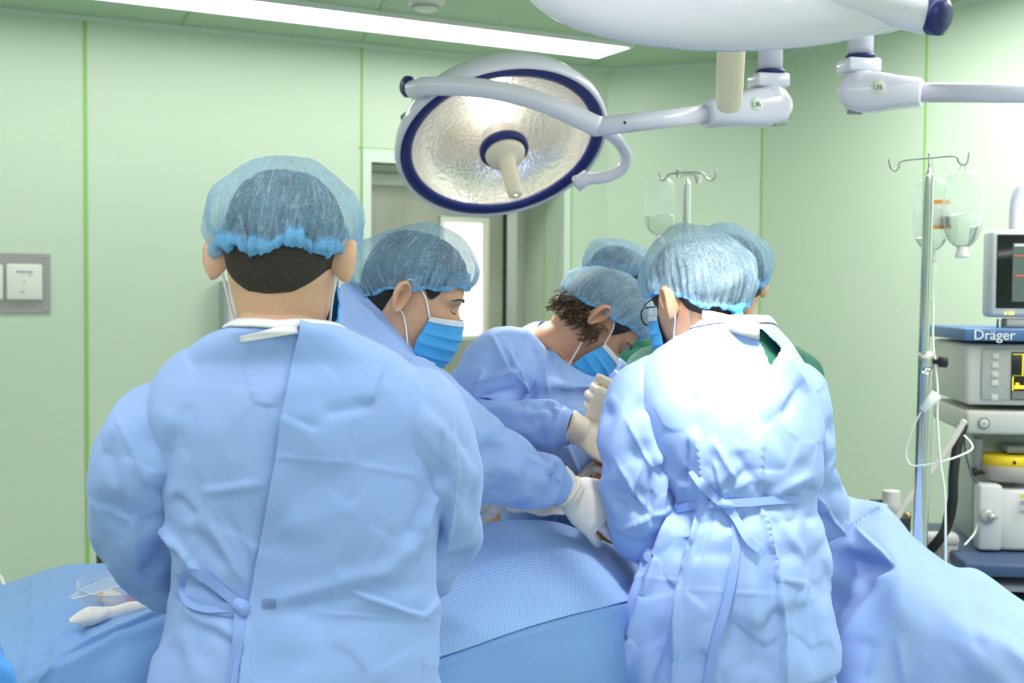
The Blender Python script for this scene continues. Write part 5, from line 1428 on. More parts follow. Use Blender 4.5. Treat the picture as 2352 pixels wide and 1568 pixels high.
# second cloth edge very close at the lower left
ne = [[(-140, 1380, 1.52), (-90, 1400, 1.50), (-30, 1430, 1.49), (-6, 1462, 1.485)], [(-150, 1440, 1.46), (-95, 1450, 1.44), (-20, 1470, 1.43), (8, 1500, 1.425)],
      [(-160, 1568, 1.42), (-100, 1568, 1.40), (-10, 1568, 1.39), (34, 1568, 1.385)], [(-170, 1850, 1.41), (-105, 1850, 1.38), (0, 1850, 1.37), (70, 1850, 1.365)], [(-170, 2600, 1.40), (-105, 2600, 1.38), (0, 2600, 1.36), (80, 2600, 1.36)]]
sheet('surgical_drape', [[P(*q) for q in r_] for r_ in ne], 'bright blue drape edge at the lower left corner of the photo', cloth_mat('bright_blue_drape', (.07, .30, .82), .6, .05), seed=83, coarse=(14, 20), k=2, amp=.003)
nt = P(-110, 1500, 1.56)
s2 = thing('side_stand', (nt[0] - .05, nt[1] + .02, 0), 'small steel stand under the bright blue drape, out of the picture', 'stand')
obj('top', box((nt[0] - .05, nt[1] + .01, P(-90, 1400, 1.5)[2] - .04), (.12, .08, .02), None, .005), steel_t, s2)
obj('post', tube([(nt[0] - .05, nt[1] + .01, P(-90, 1400, 1.5)[2] - .05), (nt[0] - .05, nt[1] + .01, .02)], .012, 14), steel_t, s2)

# towel, clear bowl with gauze, on the left drape
towel_m = cloth_mat('white_towel', (.80, .76, .77), .9, .05, .6, 250)
tw_pts = [P(160, 1432, 2.03), P(205, 1424, 2.04), P(250, 1414, 2.05), P(310, 1402, 2.06), P(370, 1392, 2.07), P(430, 1384, 2.08), P(500, 1380, 2.10)]
tv, tf = tube([p + up*.006 for p in tw_pts], [.005, .016, .012, .010, .010, .011, .012], 22, seg=70)
tv = tv + (fbm(tv, 9, 110, 3)*.005)[:, None]*np.array([0.2, -.6, .5])
o = obj('folded_towel', (tv, tf), towel_m, None, loc=tw_pts[2]); set_props(o, 'white folded towel lying along the near edge of the left drape', 'towel')
clear = mat('clear_plastic', (.97, .98, 1.0), .06, trans=1.0, ior=1.25, spec=.6)
def thin_clear(name, tintc, cover, ior=1.45):
    if name in MATS: return MATS[name]
    m = bpy.data.materials.new(name); m.use_nodes = True; t = m.node_tree
    b = t.nodes['Principled BSDF']; out = t.nodes['Material Output']
    b.inputs['Base Color'].default_value = (*tintc, 1); b.inputs['Roughness'].default_value = .08; b.inputs['Specular IOR Level'].default_value = .8
    tr = N(t, 'ShaderNodeBsdfTransparent'); tr.inputs[0].default_value = (*[.5 + .5*x for x in tintc], 1)
    fr = N(t, 'ShaderNodeLayerWeight', Blend=.5); pw = N(t, 'ShaderNodeMath', operation='POWER'); pw.inputs[1].default_value = 3.2; t.links.new(fr.outputs['Facing'], pw.inputs[0])
    ad = N(t, 'ShaderNodeMath', operation='MULTIPLY_ADD'); ad.use_clamp = True; ad.inputs[1].default_value = min(.85, (ior - 1)*1.9); ad.inputs[2].default_value = cover; t.links.new(pw.outputs[0], ad.inputs[0])
    mx = N(t, 'ShaderNodeMixShader'); t.links.new(ad.outputs[0], mx.inputs[0]); t.links.new(tr.outputs[0], mx.inputs[1]); t.links.new(b.outputs[0], mx.inputs[2])
    t.links.new(mx.outputs[0], out.inputs[0]); MATS[name] = m; return m
film = thin_clear('clear_film', (.93, .95, 1.0), .02, 1.12)
bc = P(252, 1404, 2.12)
bax = np.array([.10, -.16, 1.0])
bowl = thing('plastic_bowl', bc, 'clear plastic bowl holding stained gauze on the left drape', 'bowl')
obj('bowl_wall', lathe([(.004, 0), (.034, .001), (.044, .008), (.052, .026), (.056, .050), (.0585, .054), (.0565, .055), (.050, .026), (.042, .010), (.033, .003), (.004, .002)], bc, bax, 56), thin_clear('bowl_plastic', (.90, .93, 1.0), .10, 1.4), bowl)
lid = [[P(162, 1372, 2.06), P(190, 1352, 2.10), P(225, 1338, 2.13), P(270, 1322, 2.16), P(300, 1312, 2.18)],
       [P(165, 1375, 2.05), P(205, 1366, 2.06), P(240, 1356, 2.08), P(280, 1345, 2.10), P(320, 1336, 2.12)]]
lr = thing('plastic_film', P(230, 1345, 2.1), 'clear plastic film lid tilted above the bowl on the left drape', 'plastic film')
Ld = np.array(lid); Ld = spline(Ld.reshape(2, -1), 8).reshape(8, 5, 3).swapaxes(0, 1); Ld = spline(Ld.reshape(5, -1), 24).reshape(24, 8, 3)
solid(obj('sheet', grid(Ld), film, lr), .0006)
rim_m = mat('frosted_rim', (.78, .80, .80), .3)
obj('rim', join(tube(lid[0], .0011, 8), tube(lid[1], .0011, 8)), rim_m, lr)
def lump(c, r, M, seed, rough=.18, n=26):
    a = np.linspace(0, 2*math.pi, 2*n, endpoint=False); e = np.linspace(.02, math.pi - .02, n)
    A = np.stack([np.sin(e)[:, None]*np.cos(a), np.sin(e)[:, None]*np.sin(a), np.repeat(np.cos(e)[:, None], 2*n, 1)], -1)
    q = fbm(A.reshape(-1, 3), seed, 2.6, 4).reshape(n, 2*n, 1)
    return grid((A*(1 + rough*q)*np.array(r)) @ np.asarray(M).T + c, wrap=True, cap0=True, cap1=True)
gz = obj('gauze', lump(P(268, 1384, 2.105), (.034, .016, .015), basis((.5, .2, .45)) @ np.eye(3)[[2, 0, 1]], 5), towel_m, None, loc=P(270, 1392, 2.105)); set_props(gz, 'white gauze swab with a pink end lying in the clear bowl', 'gauze')
gr = obj('gauze', lump(P(296, 1386, 2.115), (.016, .010, .018), np.eye(3), 6), mat('stained_gauze', (.62, .16, .15), .8), None, loc=P(290, 1392, 2.12)); set_props(gr, 'red stained gauze swab behind the white one in the clear bowl', 'gauze')
yb = obj('swab', lump(P(250, 1370, 2.13), (.024, .010, .013), np.eye(3), 7, .12), mat('yellow_swab', (.70, .48, .22), .7), None, loc=P(252, 1376, 2.14)); set_props(yb, 'yellow brown swab behind the white gauze in the clear bowl', 'swab')

# white pad and clear film beside the wound
pad = [[(1125, 1158, 2.66), (1180, 1150, 2.66), (1240, 1150, 2.66), (1310, 1155, 2.66)], [(1140, 1168, 2.62), (1190, 1172, 2.61), (1250, 1172, 2.61), (1306, 1170, 2.61)], [(1165, 1180, 2.57), (1205, 1190, 2.56), (1255, 1194, 2.555), (1295, 1190, 2.56)]]
def padmat(t, b):
    tc = N(t, 'ShaderNodeTexCoord'); n = N(t, 'ShaderNodeTexNoise', Scale=14, Detail=3); t.links.new(tc.outputs['Object'], n.inputs['Vector'])
    r = N(t, 'ShaderNodeValToRGB'); r.color_ramp.elements[0].color = (.80, .77, .76, 1); r.color_ramp.elements[1].color = (.66, .56, .22, 1)
    r.color_ramp.elements[0].position = .66; r.color_ramp.elements[1].position = .80
    t.links.new(n.outputs[0], r.inputs[0]); t.links.new(r.outputs[0], b.inputs['Base Color'])
sheet('wound_pad', [[P(*q) + up*.012 for q in r_] for r_ in pad], 'wet white pad with yellow stained edge on the drape below the stretched arm', mat('wet_pad', (.8, .77, .76), .35, build=padmat), seed=91, coarse=(24, 16), k=2, amp=.008, size=.03, cat='pad')
flm = [[(1075, 1160, 2.60), (1110, 1150, 2.62), (1150, 1152, 2.62)], [(1085, 1190, 2.56), (1115, 1175, 2.57), (1162, 1170, 2.58)], [(1078, 1228, 2.48), (1120, 1212, 2.50), (1150, 1188, 2.53)]]
sheet('plastic_film', [[P(*q) + up*.016 for q in r_] for r_ in flm], 'crumpled clear plastic film on the dotted drape beside the front person', thin_clear('wet_film', (.80, .86, .92), .30), seed=93, coarse=(20, 20), k=2, amp=.010, size=.025, cat='plastic film')
# ------------------------------------------------------------------ surgical lamps on their arms
shell_m = mat('white_lamp_shell', (.72, .70, .84), .22, coat=.4, spec=.5)
navy = mat('navy_rubber', (.010, .018, .14), .35)
ivory = mat('ivory_handle', (.80, .72, .58), .4, sss=.1)
grey_p = mat('grey_label', (.35, .37, .38), .5)
refl_m = mat('faceted_reflector', (.86, .83, .78), .22, .92, build=None)
def facet_bump(t, b):
    uv = N(t, 'ShaderNodeTexCoord')
    w = N(t, 'ShaderNodeTexVoronoi', Scale=80.0); w.feature = 'F1'
    mp = N(t, 'ShaderNodeMapping'); mp.inputs['Scale'].default_value = (1, 1, 1)
    t.links.new(uv.outputs['Object'], w.inputs['Vector'])
    bp = N(t, 'ShaderNodeBump', Strength=.40, Distance=.003); t.links.new(w.outputs['Distance'], bp.inputs['Height']); t.links.new(bp.outputs[0], b.inputs['Normal'])
refl_m = mat('mirror_facets', (.86, .84, .80), .20, .85, build=facet_bump)
def cover_glass():
    return thin_clear('lamp_cover_glass', (.95, .96, .97), .05)
def surgical_lamp(c, ax, R, label, power, hl=.16, spot=26):
    """c: centre of the lens plane, ax: where the light goes"""
    ax = np.asarray(ax, float)/np.linalg.norm(ax)
    t = thing('surgical_lamp', c, label, 'surgical lamp', 'surgical lamps')
    obj('housing', lathe([(.004, -.155), (R*.25, -.15), (R*.5, -.135), (R*.75, -.10), (R*.92, -.055), (R*1.0, -.012), (R*1.015, .006), (R*1.008, .022), (R*.985, .028), (R*.968, .022), (R*.94, .012),
                           (R*.94, -.01), (R*.90, -.05), (R*.73, -.09), (R*.4, -.12), (.004, -.13)], c, ax, 96), shell_m, t)
    obj('rim_gasket', lathe([(R*.965, .016), (R*.962, .024), (R*.93, .027), (R*.865, .020), (R*.855, .012), (R*.94, .010)], c, ax, 96), navy, t)
    rf = obj('reflector', lathe([(R*.90, .010), (R*.84, -.025), (R*.70, -.062), (R*.50, -.088), (R*.26, -.102), (.05, -.105)], c, ax, 96), refl_m, t)
    obj('cover_glass', lathe([(R*.865, .014), (R*.6, .019), (.09, .022), (.055, .022)], c, ax, 72), cover_glass(), t)
    bulb_m = mat('lit_lamp_glass', (1, .95, .85), .3, emit=(1.0, .90, .74), estr=45.0)
    obj('bulb', lathe([(.004, -.105), (.030, -.10), (.036, -.07), (.036, -.045), (.03, -.035), (.004, -.032)], c, ax, 32), bulb_m, t)
    obj('hub', lathe([(.040, -.035), (.052, -.02), (.056, .012), (.062, .02), (.064, .032), (.058, .040), (.050, .036), (.004, .036)], c, ax, 48), mat('frosted_hub', (.75, .73, .68), .3, spec=.6), t)
    obj('hub_ring', lathe([(.060, .022), (.067, .026), (.067, .042), (.058, .050), (.052, .044)], c, ax, 48), navy, t)
    h = obj('handle', lathe([(.004, .036), (.054, .036), (.055, .052), (.050, .066), (.034, .072), (.0235, .078), (.0225, .09), (.021, hl + .02), (.019, hl + .034), (.014, hl + .038), (.004, hl + .038)], c, ax, 40), ivory, t)
    ld = bpy.data.lights.new('beam', 'SPOT'); ld.energy = power; ld.color = (1.0, .93, .84); ld.spot_size = math.radians(spot); ld.spot_blend = .5; ld.shadow_soft_size = .10
    lo = bpy.data.objects.new('beam', ld); C.objects.link(lo); lo.parent = t
    lo.matrix_local = Matrix.LocRotScale(Vector(ax*.055), Vector(-ax).to_track_quat('Z', 'Y'), None)
    return t
# lamp in the middle, lens towards the table and the camera
cA = P(1152, 322, 3.30)
vdir = CAM - cA; vdir /= np.linalg.norm(vdir)
rgt = np.cross(up, -vdir); rgt = -rgt/np.linalg.norm(rgt)*-1
rgt = np.array([1., 0, 0]) - vdir*vdir[0]; rgt /= np.linalg.norm(rgt)
upv = np.cross(rgt, -vdir); upv = upv if upv[2] > 0 else -upv
axA = .665*vdir + .747*(.26*rgt - .965*upv)
RA = .290
lampA = surgical_lamp(cA, axA, RA, 'round surgical lamp with navy rim and lit lens hanging in the middle', BEAM_A, spot=36)
tub = lambda pts, r, **k: tube([P(*p) for p in pts], r, **k)
obj('yoke', join(tub([(948, 205, 3.12), (985, 198, 3.06), (1080, 200, 3.00), (1180, 216, 2.97), (1270, 245, 2.96), (1372, 290, 2.98)], [.024, .024, .024, .024, .024, .026], n=18, seg=60),
                 tub([(985, 215, 3.10), (965, 232, 3.18), (968, 250, 3.24)], .022, n=16)), shell_m, lampA)
yc = P(948, 205, 3.12); obj('yoke_cap', lathe([(.0004, .014), (.02, .014), (.0275, .006), (.0275, -.006), (.0004, -.006)], P(937, 199, 3.13), (-.80, -.55, -.05), 32), navy, lampA)
obj('grab_bar', join(tub([(1392, 300, 3.10), (1420, 325, 3.14), (1438, 355, 3.18), (1430, 385, 3.2), (1395, 405, 3.21), (1340, 412, 3.22), (1318, 418, 3.22)], .016, n=14, seg=60), tub([(1352, 404, 3.22), (1322, 425, 3.22)], .020, n=14)), shell_m, lampA)
tagA = obj('green_sticker', box(P(932, 268, 3.235), (.006, .055, .022), basis((-.15, -.42, .9)), .001), mat('green_sticker', (.06, .30, .20), .5), lampA)
def arm(tag, pts_arm, body, top, label, mirror, D):
    t = thing('lamp_arm', P(*top[-1]), label, 'lamp arm', 'arms of the surgical lamps')
    return t
def spring_arm(x_joint, y_joint, D, x_body, x_end, y_end, D_end, label, side, y_top):
    """white spring arm: big round joint, housing, thinner tube to the lamp, upright above"""
    j = P(x_joint, y_joint, D); t = thing('lamp_arm', j, label, 'lamp arm', 'arms of the surgical lamps')
    e = P(x_end, y_end, D_end); d = e - j; L = np.linalg.norm(d); d /= L
    s = np.cross(d, up); s /= np.linalg.norm(s); u = np.cross(s, d)
    M = np.stack([d, s, u], 1)
    hb = abs(x_body - x_joint)/F*D
    # joint: a drum lying across, and the housing lofted from it
    prof = [(0, .050, .046), (hb*.25, .050, .046), (hb*.6, .040, .046), (hb*.97, .034, .043), (hb, .030, .038)]
    rings = []
    th = np.linspace(0, 2*math.pi, 36, endpoint=False)
    for q, h, w in [(-.050, .006, .03), (-.045, .024, .036), (-.030, .042, .044)] + prof:
        rings.append(j + d*q + s*(np.sign(np.cos(th))*np.abs(np.cos(th))**.6*w)[:, None] + u*(np.sign(np.sin(th))*np.abs(np.sin(th))**.7*h)[:, None])
    obj('joint_housing', grid(np.array(rings), wrap=True, cap0=True, cap1=True), shell_m, t)
    obj('arm_tube', tube([j + d*hb*.9, e], .0235, 24), shell_m, t)
    obj('joint_seam', lathe([(.0505, -.001), (.0508, .001), (.049, .001)], j - s*.0, s, 40), grey_p, t)
    obj('dark_slot', box(j - d*.012*1 - u*.047 - s*.02, (.038, .02, .010), M, .003), grey_p, t)
    # sticker with its letters on the housing
    face = np.stack([d*(1 if d[0] > 0 else -1), u, np.cross(d*(1 if d[0] > 0 else -1), u)], 1)
    sgn = -1 if s[1] > 0 else 1
    cst = j + d*hb*.34 + s*sgn*.0462 + u*.006
    out_s = s*sgn
    stk = obj('round_sticker', lathe([(.004, .0012), (.017, .0012), (.0175, 0), (.0175, -.002)], cst, out_s, 32), mat('pale_sticker', (.74, .80, .70), .5), t)
    ex = d if d[0] > 0 else -d
    tm = text_mesh('U6', .020, np.stack([ex, np.cross(out_s, ex)*(1 if np.cross(out_s, ex)[2] > 0 else -1), out_s], 1), cst + out_s*.0016 - ex*.012 - up*.007)
    obj('sticker_letters', tm, mat('green_print', (.10, .30, .22), .5), stk, False)
    for q in (.30, .36): pass
    top = j + u*.03
    zt = P(x_joint, y_top, D)[2]
    ux = np.array([j[0] - d[0]*.0, j[1], 0])
    obj('swivel', join(lathe([(.046, .022), (.040, .040), (.034, .052)], ux + up*j[2], up, 36), box(ux + up*(j[2] + .064) + np.array([-.004, 0, 0]), (.088, .075, .034), rotz(.2), .006)), shell_m, t)
    obj('swivel_ring', lathe([(.028, j[2] + .082), (.037, j[2] + .084), (.037, j[2] + .092), (.028, j[2] + .094)], ux, up, 36), navy, t)
    obj('drop_tube', tube([ux + up*(j[2] + .085), ux + up*zt], .031, 28), shell_m, t)
    obj('screw', lathe([(.004, .002), (.004, -.004)], j + d*(L - .075) + s*sgn*.0225, out_s, 12, True, True), rubber, t)
    return t, j, d, s, u, ux, zt
a1 = spring_arm(1768, 245, 3.12, 1606, 1362, 292, 2.98, 'white spring arm from the middle lamp to the joint behind the ivory handle', -1, -260)
a2 = spring_arm(1975, 212, 3.05, 2112, 2700, 216, 2.75, 'white spring arm reaching out of the picture on the right', 1, -260)
# overhead arms from the ceiling mount carry both drop tubes
hub = thing('ceiling_mount', (.80, 2.85, CEIL), 'white ceiling mount of the surgical lamps above the picture', 'ceiling mount')
obj('flange', lathe([(.004, 0), (.16, 0), (.16, -.02), (.06, -.05), (.05, -.16), (.004, -.16)], (.80, 2.85, CEIL), up, 48), shell_m, hub)
for (t_, j, d, s, u, ux, zt), dz in ((a1, 0), (a2, .0)):
    obj('overhead_arm', tube([np.array([.80, 2.85, zt - .02]), ux + up*(zt - .02)], .034, 24), shell_m, hub)
obj('hanger', tube([np.array([.80, 2.85, CEIL - .1]), np.array([.80, 2.85, a1[6] - .05])], .036, 24), shell_m, hub)
# big lamp close to the lens, seen from behind
cB = P(1688, -100, 1.80)
axB = np.array([.07, .53, -.84])
RB = .312
lampB = surgical_lamp(cB, axB, RB, 'large white surgical lamp seen from behind at the top of the photo', BEAM_B, hl=.205, spot=28)
obj('yoke', join(tube([P(2125, 38, 1.60), P(2040, 14, 1.57), P(1900, -25, 1.55), P(1750, -90, 1.56), P(1600, -160, 1.62)], .0235, 24, seg=60),
                 tube([P(2080, 30, 1.62), P(2030, 46, 1.70), P(1990, 52, 1.76)], .019, 16)), shell_m, lampB)
obj('yoke_cap', lathe([(.0004, .012), (.016, .012), (.0245, .006), (.0245, -.008), (.0004, -.008)], P(2138, 37, 1.592) + np.array([.62, -.76, -.2])*.010, (.62, -.76, -.2), 36), navy, lampB)
lbar = thing('lamp_arm', P(1600, -160, 1.62), 'white arm of the large near lamp, above the picture', 'lamp arm', 'arms of the surgical lamps')
pB = P(1600, -160, 1.62)
obj('arm_tube', join(tube([pB, pB + np.array([.05, .2, .16]), np.array([.80, 2.80, CEIL - .22])], .03, 20, seg=40)), shell_m, lbar)
# ------------------------------------------------------------------ drip poles with hanging bottles
chrome = mat('chrome_tube', (.66, .68, .70), .16, 1.0)
wire = mat('hook_wire', (.34, .35, .35), .3, .9)
def drip_pole(base_px, x_top, y_top, D, hooks, r, label, extra=(), y_ferr=None, lean=0.0):
    b = P(*base_px, D); topp = P(x_top, y_top, D)
    t = thing('drip_pole', (b[0], D, 0), label, 'drip pole', None)
    foot = np.array([b[0] - .02, D, .03])
    obj('pole', tube([topp - up*.0, topp - up*.03, topp - up*.10, foot*.5 + topp*.5, foot], [r*.25, r*.75, r, r, r*1.15], 24, seg=60), chrome, t)
    for h in hooks:
        pts = [P(*q) for q in h]; obj('hook', tube(pts, .0022*D/2.9, 10, seg=60), wire, t)
    a = np.linspace(0, 2*math.pi, 6)[:-1]
    for q in a:
        obj('leg', tube([foot + up*.06, foot + np.array([math.cos(q)*.14, math.sin(q)*.14, .045]), foot + np.array([math.cos(q)*.27, math.sin(q)*.27, .02])], .012, 12), chrome, t)
    return t, topp, foot
t1, top1, foot1 = drip_pole((2118, 1230), 2134, 385, 2.90, [[(2041, 365, 2.90), (2046, 385, 2.90), (2056, 392, 2.90), (2064, 386, 2.90), (2072, 370, 2.90), (2133, 363, 2.90), (2192, 359, 2.90), (2202, 372, 2.90), (2213, 379, 2.90), (2222, 372, 2.90), (2226, 350, 2.90)],
    [(2134, 352, 2.90), (2134, 400, 2.90)]], .0125, 'steel drip pole on the right with two clear bottles hanging behind it')
obj('lower_sleeve', tube([P(2127, 830, 2.90), P(2120, 1080, 2.90), foot1 + up*.1], .0165, 24), chrome, t1)
obj('collar', lathe([(.0170, -.018), (.0195, -.017), (.0195, .017), (.0150, .020), (.004, .020)], P(2127.5, 826, 2.90), up, 28), steel, t1)
obj('clamp_knob', join(lathe([(.006, 0), (.006, .016), (.013, .018), (.014, .036), (.010, .040), (.002, .040)], P(2137, 830, 2.89), (1, -.3, 0), 20)), rubber, t1)
t2, top2, foot2 = drip_pole((1574, 700), 1579, 410, 3.95, [[(1514, 395, 3.95), (1518, 412, 3.95), (1528, 412, 3.95), (1538, 400, 3.95), (1576, 396, 3.95), (1612, 397, 3.95), (1622, 408, 3.95), (1634, 414, 3.95), (1643, 406, 3.95), (1645, 392, 3.95)],
    [(1556, 388, 3.85), (1556, 404, 3.87), (1562, 406, 3.88), (1578, 400, 3.95), (1596, 404, 4.03), (1602, 420, 4.06), (1608, 414, 4.07), (1606, 404, 4.08)]], .0135, 'steel drip pole behind the team with one clear bottle, left of the corner')
soft = thin_clear('soft_clear_bottle', (.92, .98, .94), .20)
water = mat('saline', (.96, 1.0, .97), .01, trans=1.0, ior=1.18)
def bottle(x, y0, y1, D, wpx, label, lab=False, squash=.55, level=.45, hook=None, seed=2):
    """an upside-down soft infusion bottle: shoulders and cap below"""
    ctop = P(x, y0, D); cbot = P(x, y1, D); Ht = ctop[2] - cbot[2]; R = wpx/2/F*D
    t = thing('infusion_bottle', cbot, label, 'infusion bottle', None)
    n = 48; a = np.linspace(0, 2*math.pi, n, endpoint=False)
    prof = [(.10, 1.0), (.40, .995), (.66, .975), (.84, .93), (.94, .86), (.97, .75), (1.0, .58), (.985, .42), (.90, .30), (.72, .21), (.46, .15), (.27, .125), (.24, .10)]
    def shell(k, lo=0, hi=1.0, f=1.0):
        q = spline(np.array(prof), 60); q = q[(q[:, 1] <= hi) & (q[:, 1] >= lo)]
        A = np.stack([np.outer(q[:, 0]*R*k, np.cos(a)), np.outer(q[:, 0]*R*k*squash, np.sin(a)), np.repeat(q[:, 1:2]*Ht, n, 1)], -1) + cbot
        A = A + normals(A, True)*(fbm(A.reshape(-1, 3), seed, 60, 3).reshape(A.shape[:2])*.0016)[..., None]
        return A
    obj('bottle_wall', grid(shell(1.0), wrap=True, cap0=True), soft, t)
    obj('liquid', grid(shell(.95, .13, level), wrap=True, cap0=True, cap1=True), water, t)
    obj('neck_cap', lathe([(.001, 0), (R*.32, 0), (R*.34, Ht*.02), (R*.34, Ht*.06), (R*.26, Ht*.07), (R*.25, Ht*.13), (.001, Ht*.13)], cbot, up, 24), plas, t)
    obj('hanging_loop', tube([ctop - up*.004 + np.array([-R*.2, 0, 0]), ctop + up*.010, ctop - up*.004 + np.array([R*.2, 0, 0])] if hook is None else [ctop - up*.004 - np.array([R*.2, 0, 0]), hook - np.array([.003, 0, 0]), hook + up*.002, hook + np.array([.003, 0, 0]), ctop - up*.004 + np.array([R*.2, 0, 0])], .0009, 8, seg=24), loop_m, t)
    if lab:
        th = np.linspace(-math.pi*.62, -math.pi*.05, 20)
        def band(z0, z1, g): return grid(np.stack([np.stack([np.cos(th)*R*g, np.sin(th)*R*squash*g, np.full(20, z*Ht)], -1) + cbot for z in (z0, z1)], 0))
        obj('paper_label', band(.40, .72, 1.015), mat('label_paper', (.82, .82, .84), .6), t)
        obj('label_band', join(band(.685, .735, 1.022), band(.385, .435, 1.022)), mat('orange_band', (.85, .38, .06), .6), t)
    return t
h1 = P(2056, 390, 2.90)
bottle(2138, 410, 600, 3.00, 82, 'clear bottle with orange banded label hanging behind the right drip pole', True, hook=P(2138, 366, 2.93), level=.30)
bottle(2210, 392, 592, 2.96, 92, 'clear bottle without visible label hanging right of the right drip pole', hook=P(2213, 376, 2.90), seed=5, level=.50)
bottle(1515, 408, 560, 3.98, 70, 'clear bottle hanging on the left hook of the drip pole behind the team', hook=P(1524, 411, 3.95), seed=7, level=.45)
line_m = mat('infusion_tubing', (.80, .84, .74), .3, spec=.6)
o = thing('infusion_line', P(2146, 620, 2.98), 'clear infusion line looping down beside the right drip pole', 'infusion line')
obj('drip_chamber', tub([(2146, 604, 2.99), (2146, 620, 2.98), (2146, 660, 2.97), (2144, 690, 2.96)], [.006, .0085, .0085, .004], n=14), soft, o)
obj('tubing', tub([(2144, 690, 2.96), (2143, 780, 2.92), (2150, 850, 2.88), (2154, 905, 2.86), (2153, 960, 2.85), (2160, 1060, 2.82), (2170, 1130, 2.80), (2172, 1230, 2.78), (2172, 1330, 2.78)], .0028, n=8, seg=90), line_m, o)
obj('tubing_loop', tub([(2116, 944, 2.86), (2095, 985, 2.86), (2081, 1035, 2.87), (2090, 1066, 2.86), (2120, 1068, 2.84), (2180, 1055, 2.82), (2228, 1035, 2.84), (2232, 1020, 2.86), (2215, 1000, 2.9)], .0025, n=8, seg=90), line_m, o)
obj('roller_clamp', tub([(2118, 942, 2.855), (2152, 905, 2.855)], [.0095, .014], n=14, seg=4), plas, o)

# ------------------------------------------------------------------ anaesthesia machine on the right
grey_l = mat('machine_grey', (.62, .61, .58), .45); grey_m = mat('machine_mid_grey', (.46, .46, .44), .5)
m_blue = mat('machine_blue', (.075, .17, .36), .4); m_blue2 = mat('machine_dark_blue', (.05, .09, .19), .35)
ya = math.radians(-8)
MM = rotz(ya); ex, ey = MM[:, 0], MM[:, 1]
DM = 3.15
def mp(px, py, back=0.0):
    """a place on the front plane of the machine (through x=2220 at depth DM)"""
    p0 = P(2220, 860, DM); d = P(px, py, 1.0) - CAM
    n = -ey; k = np.dot(p0 - CAM, n)/np.dot(d, n)
    return CAM + d*k + ey*back
def mbox(x0, y0, x1, y1, depth, front=0.0, bev=.006):
    a, b = mp(x0, y0), mp(x1, y1)
    w = np.dot(b - a, ex); h = a[2] - b[2]
    c = (a + b)/2; c = c + ey*(depth/2 - front)
    return box(c, (abs(w), depth, abs(h)), MM, bev)
am = thing('anaesthesia_machine', (mp(2300, 1000)[0] + .1, DM + .2, 0), 'grey and blue anaesthesia machine with yellow graph screen at the right edge', 'anaesthesia machine')
obj('top_shelf', mbox(2207, 753, 2700, 787, .50, .035, .005), m_blue, am)
tm = text_mesh('Dräger', .036, np.stack([ex, up, -ey], 1), mp(2228, 778) - ey*.0362)
obj('shelf_lettering', tm, mat('white_print', (.85, .87, .9), .5), am, False)
obj('control_panel', mbox(2219, 789, 2700, 938, .42, .0, .012), grey_l, am)
pn = obj('panel_inset', mbox(2254, 800, 2700, 926, .01, .006, .004), grey_m, am)
for (x, y) in ((2284, 818), (2283, 839), (2283, 860), (2282, 880), (2282, 913)):
    obj('panel_button', mbox(x-8, y-8, x+9, y+7, .012, .010, .003), mat('button_grey', (.60, .60, .58), .4), pn)
scr = obj('screen', mbox(2322, 808, 2600, 922, .008, .010, .002), mat('dark_screen', (.02, .02, .02), .25), am)
yel = mat('screen_yellow', (.6, .52, .03), .5, emit=(1.0, .85, .04), estr=.75)
def sl(x0, y0, x1, y1): return mbox(x0, y0, x1, y1, .002, .0112, 0)
obj('screen_graph', join(sl(2324, 812, 2500, 816), sl(2324, 862, 2500, 864), sl(2346, 812, 2348, 862), sl(2324, 893, 2500, 896), sl(2323, 864, 2325, 896), sl(2330, 878, 2338, 892), sl(2327, 884, 2332, 892), sl(2338, 884, 2360, 892), sl(2354, 820, 2420, 826), sl(2354, 836, 2400, 842)), yel, scr, False)
obj('screen_base', mbox(2322, 897, 2600, 920, .002, .0108, 0), mat('screen_grey', (.20, .20, .20), .5), scr, False)
obj('lower_drawer', mbox(2217, 942, 2700, 1006, .42, .010, .010), grey_l, am)
bt = mp(2257, 971) - ey*.012
obj('round_button', lathe([(.002, .006), (.010, .006), (.0125, .002), (.0125, -.01)], bt, -ey, 32), grey_l, am)
obj('button_ring', lathe([(.0125, .001), (.0140, .004), (.0152, .001)], bt, -ey, 32), mat('ring_dark', (.2, .22, .25), .4), am)
obj('back_column', mbox(2268, 1008, 2700, 1300, .22, -.16, .01), mat('column_pale', (.55, .60, .56), .5), am)
obj('bracket', join(mbox(2252, 1012, 2270, 1100, .05, -.06, .004), mbox(2325, 1030, 2400, 1048, .10, -.05, .004)), mat('bracket_grey', (.28, .31, .33), .4), am)
# vaporiser with yellow band
vc = mp(2330, 1180) + ey*.07
Rv = .078
vap = obj('vaporiser', lathe([(.002, .0), (Rv*.97, 0), (Rv, .008), (Rv, .150), (Rv*.9, .158), (.002, .158)], np.array([vc[0], vc[1], mp(2330, 1262)[2]]), up, 48), mat('vaporiser_white', (.66, .65, .66), .4), am)
zt_ = mp(2330, 1108)[2]
obj('dial', lathe([(.070, .0), (.074, .003), (.074, .036), (.070, .040), (.002, .040)], np.array([vc[0], vc[1], zt_]), up, 64), mat('dial_grey', (.36, .34, .31), .5, build=noise_bump(260, .5, 1, .003, stretch=(1, 1, .02))), vap)
obj('yellow_band', lathe([(.066, .038), (.069, .040), (.069, .062), (.064, .066), (.002, .066)], np.array([vc[0], vc[1], zt_]), up, 64), mat('signal_yellow', (.85, .62, .02), .4), vap)
for q_, z_ in ((-.012, .0688), (.02, .066)): obj('band_mark', box(np.array([vc[0], vc[1], zt_ + .052]) + np.array([q_, -z_, 0]), (.007, .003, .009)), rubber, vap, False)
